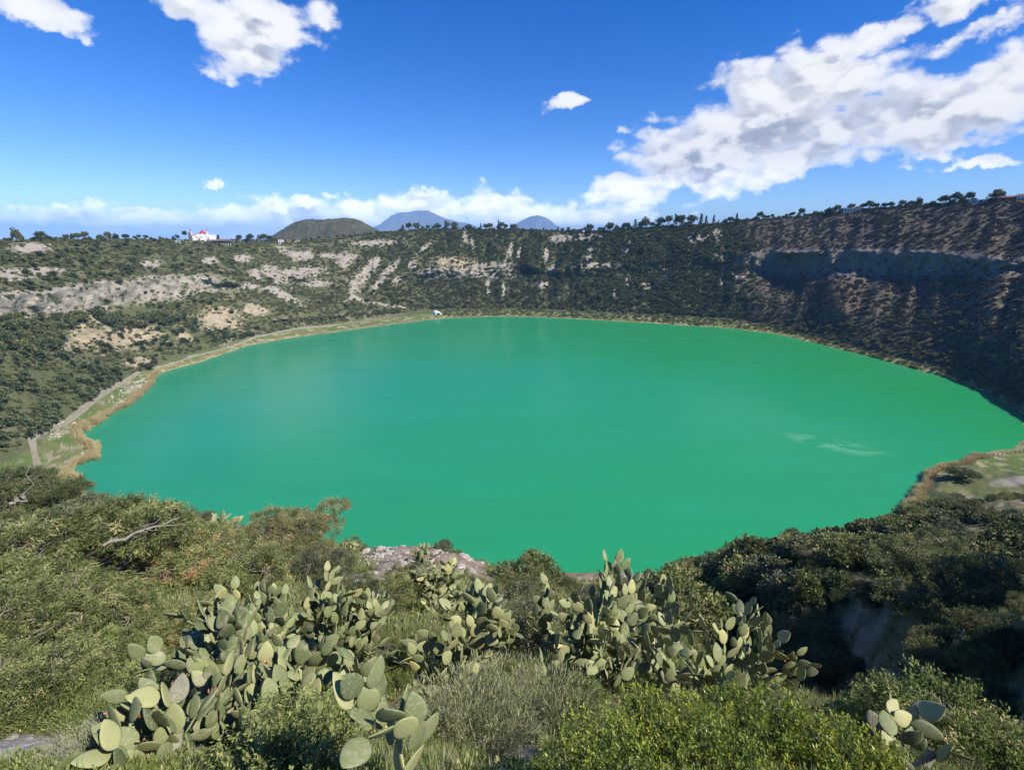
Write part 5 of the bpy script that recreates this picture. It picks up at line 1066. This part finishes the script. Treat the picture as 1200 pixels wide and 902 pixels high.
plant('leafy', 'green_bush', 330, 925, .5, 88, 'herb', 'leafy green bush below the middle of the big cacti', 'bush', .1, .9)
plant('leafy', 'green_bush', 150, 830, .55, 87, 'herb', 'leafy green bush left of the biggest cactus', 'bush', .1, .8)
plant('wispy', 'dry_bush', 30, 850, 0.6, 93, 'herb', 'grassy green bush at the lower left edge', 'bush', .1, .6)
plant('wispy', 'dry_bush', 110, 860, 0.5, 94, 'herb', 'low grassy bush above the pale stones at the lower left', 'bush', .1, .6)
plant('near_shrub', 'low_bush', 445, 720, 1.0, 91, 'olive', 'olive bush right of the upright cactus on bare ground', 'bush', .1, .8)
plant('leafy', 'bright_bush', 835, 925, .4, 89, 'bright', 'bright leafy bush at the bottom edge between the two wider bright ones', 'bush', .2, 1.0)
plant('near_shrub', 'low_bush', 40, 835, .75, 90, 'olive', 'olive bush at the lower left edge between the grass and the hanging bush', 'bush', .15, .8)
plant('near_shrub', 'low_bush', 118, 800, .6, 91, 'herb', 'rounded green bush left of the biggest cactus, below the hanging trees', 'bush', .15, .8)
plant('near_shrub', 'low_bush', 20, 770, .9, 92, 'olive', 'olive bush cut by the left edge, under the hanging tree', 'bush', .15, .8)
plant('wispy', 'dry_bush', 95, 905, .35, 95, 'straw', 'small dry bush in the bottom left corner by the pale stones', 'bush', .1, .8)
# scrub of the near slope: bushes one can tell apart but not name one by one
slope_things(((Gc > 3.9) * (Gc < 6.3) * (px_ > -80) * (px_ < 800) * (py_ < 745) * (py_ > 585)) * (0.15 + sstep(.44, .58, nb_)) * (1 - .98 * rk) / np.clip(rr_c, 8, 80), 150, ['near_shrub'], 'crest_bush', 0.45, 1.15, 'bushes on the crest above the near shore', 'ragged bush on the dry crest', 'bush', 71, ('greygreen', 'olive', 'scrub'), (90, 91, 92), ((150, 999, 'at the left end by the dark rounded tree'), (290, 999, 'left of the crooked crest tree'), (420, 999, 'around the bare pale ground'), (560, 999, 'on the pink outcrop'), (9999, 999, 'right of the pink outcrop')))
slope_things(((rr_c > 15) * (Gc < 5.6) * (px_ > 880) * (px_ < 1300) * (py_ > 660) * (py_ < 905)) * 1.0 / np.clip(rr_c, 8, 80), 110, ['near_shrub'], 'hollow_bush', 0.7, 1.6, 'bushes in the shaded hollow', 'dark bush in the shaded hollow', 'bush', 72, ('wood_green', 'scrub'), (90, 91, 92), ((930, 999, 'behind the spindly cactus'), (1060, 999, 'under the arching olive tree'), (9999, 999, 'under the wide trees at the right edge')))
# bleached branches
def dead_branch(pxs, r0, lab, dz):
    pts = [hit(x, y) + Vector((0, 0, dz)) for x, y in pxs]; c = pts[0].copy(); g_ = Geo(); Pt = [np.array(p - c) for p in pts]; dn = []
    for a, b in zip(Pt[:-1], Pt[1:]):
        for k in range(4): dn.append(a + (b - a) * k / 4 + RS.randn(3) * .04)
    dn.append(Pt[-1]); g_.add(*tube(dn, r0, r0 * .25, 7))
    for k in range(3, len(dn), 3): g_.add(*tube(wiggle(dn[k], dn[k] + RS.randn(3) * .25 + np.array((0, 0, .3)), 5, .1), r0 * .35, .006, 5))
    o = link('dead_branch', g_.mesh('dead_branch', M['deadwood'], True)); o.location = c; tag(o, lab, 'branch')
def stick(p, v, r0, lab):
    g_ = Geo(); v = np.array(v, float); dn = wiggle((0, 0, 0), v, 9, .03); g_.add(*tube(dn, r0, r0 * .3, 7))
    for k in (3, 4, 6, 7): g_.add(*tube(wiggle(dn[k], dn[k] + v * .25 + RS.randn(3) * .2, 5, .08), r0 * .4, .006, 5))
    o = link('dead_branch', g_.mesh('dead_branch', M['deadwood'], True)); o.location = p; tag(o, lab, 'branch')
stick(hit(140, 702) + Vector((0, 0, 1.35)), (1.0, .9, .1), .04, 'long bleached branch lying across the top of the spreading olive tree')
stick(hit(150, 762) + Vector((0, 0, 1.0)), (.35, -.5, -.45), .035, 'short forked bleached branch left of the biggest cactus')
dead_branch([(40, 662), (56, 660)], .04, 'small pale branch in the hanging tree at the left edge', 1.9)
dead_branch([(1040, 850), (1034, 830), (1028, 815)], .03, 'thin dead stick standing against the dark hollow', .8)
# rocks
def rock(px, py, s, k, lab):
    p = hit(px, py); o = link('rock', stones[k]); o.location = p; o.scale = (s, s, s); o.rotation_euler = (.2, .1, random.random() * 6); tag(o, lab, 'rock')
rock(20, 892, .07, 0, 'pale flat rock at the bottom left corner'); rock(62, 884, .06, 1, 'white rock right of the flat corner rock'); rock(84, 898, .08, 2, 'pale rock at the bottom edge between the corner and the cactus')
rock(905, 632, 2.6, 1, 'pink rock outcrop on the crest of the right ridge'); rock(590, 895, .07, 2, 'grey rock in the pale gravel at the bottom'); rock(560, 652, 1.2, 0, 'pinkish boulder on the right end of the crest outcrop'); rock(735, 676, 1.5, 2, 'tan boulder at the water edge right of the centre')
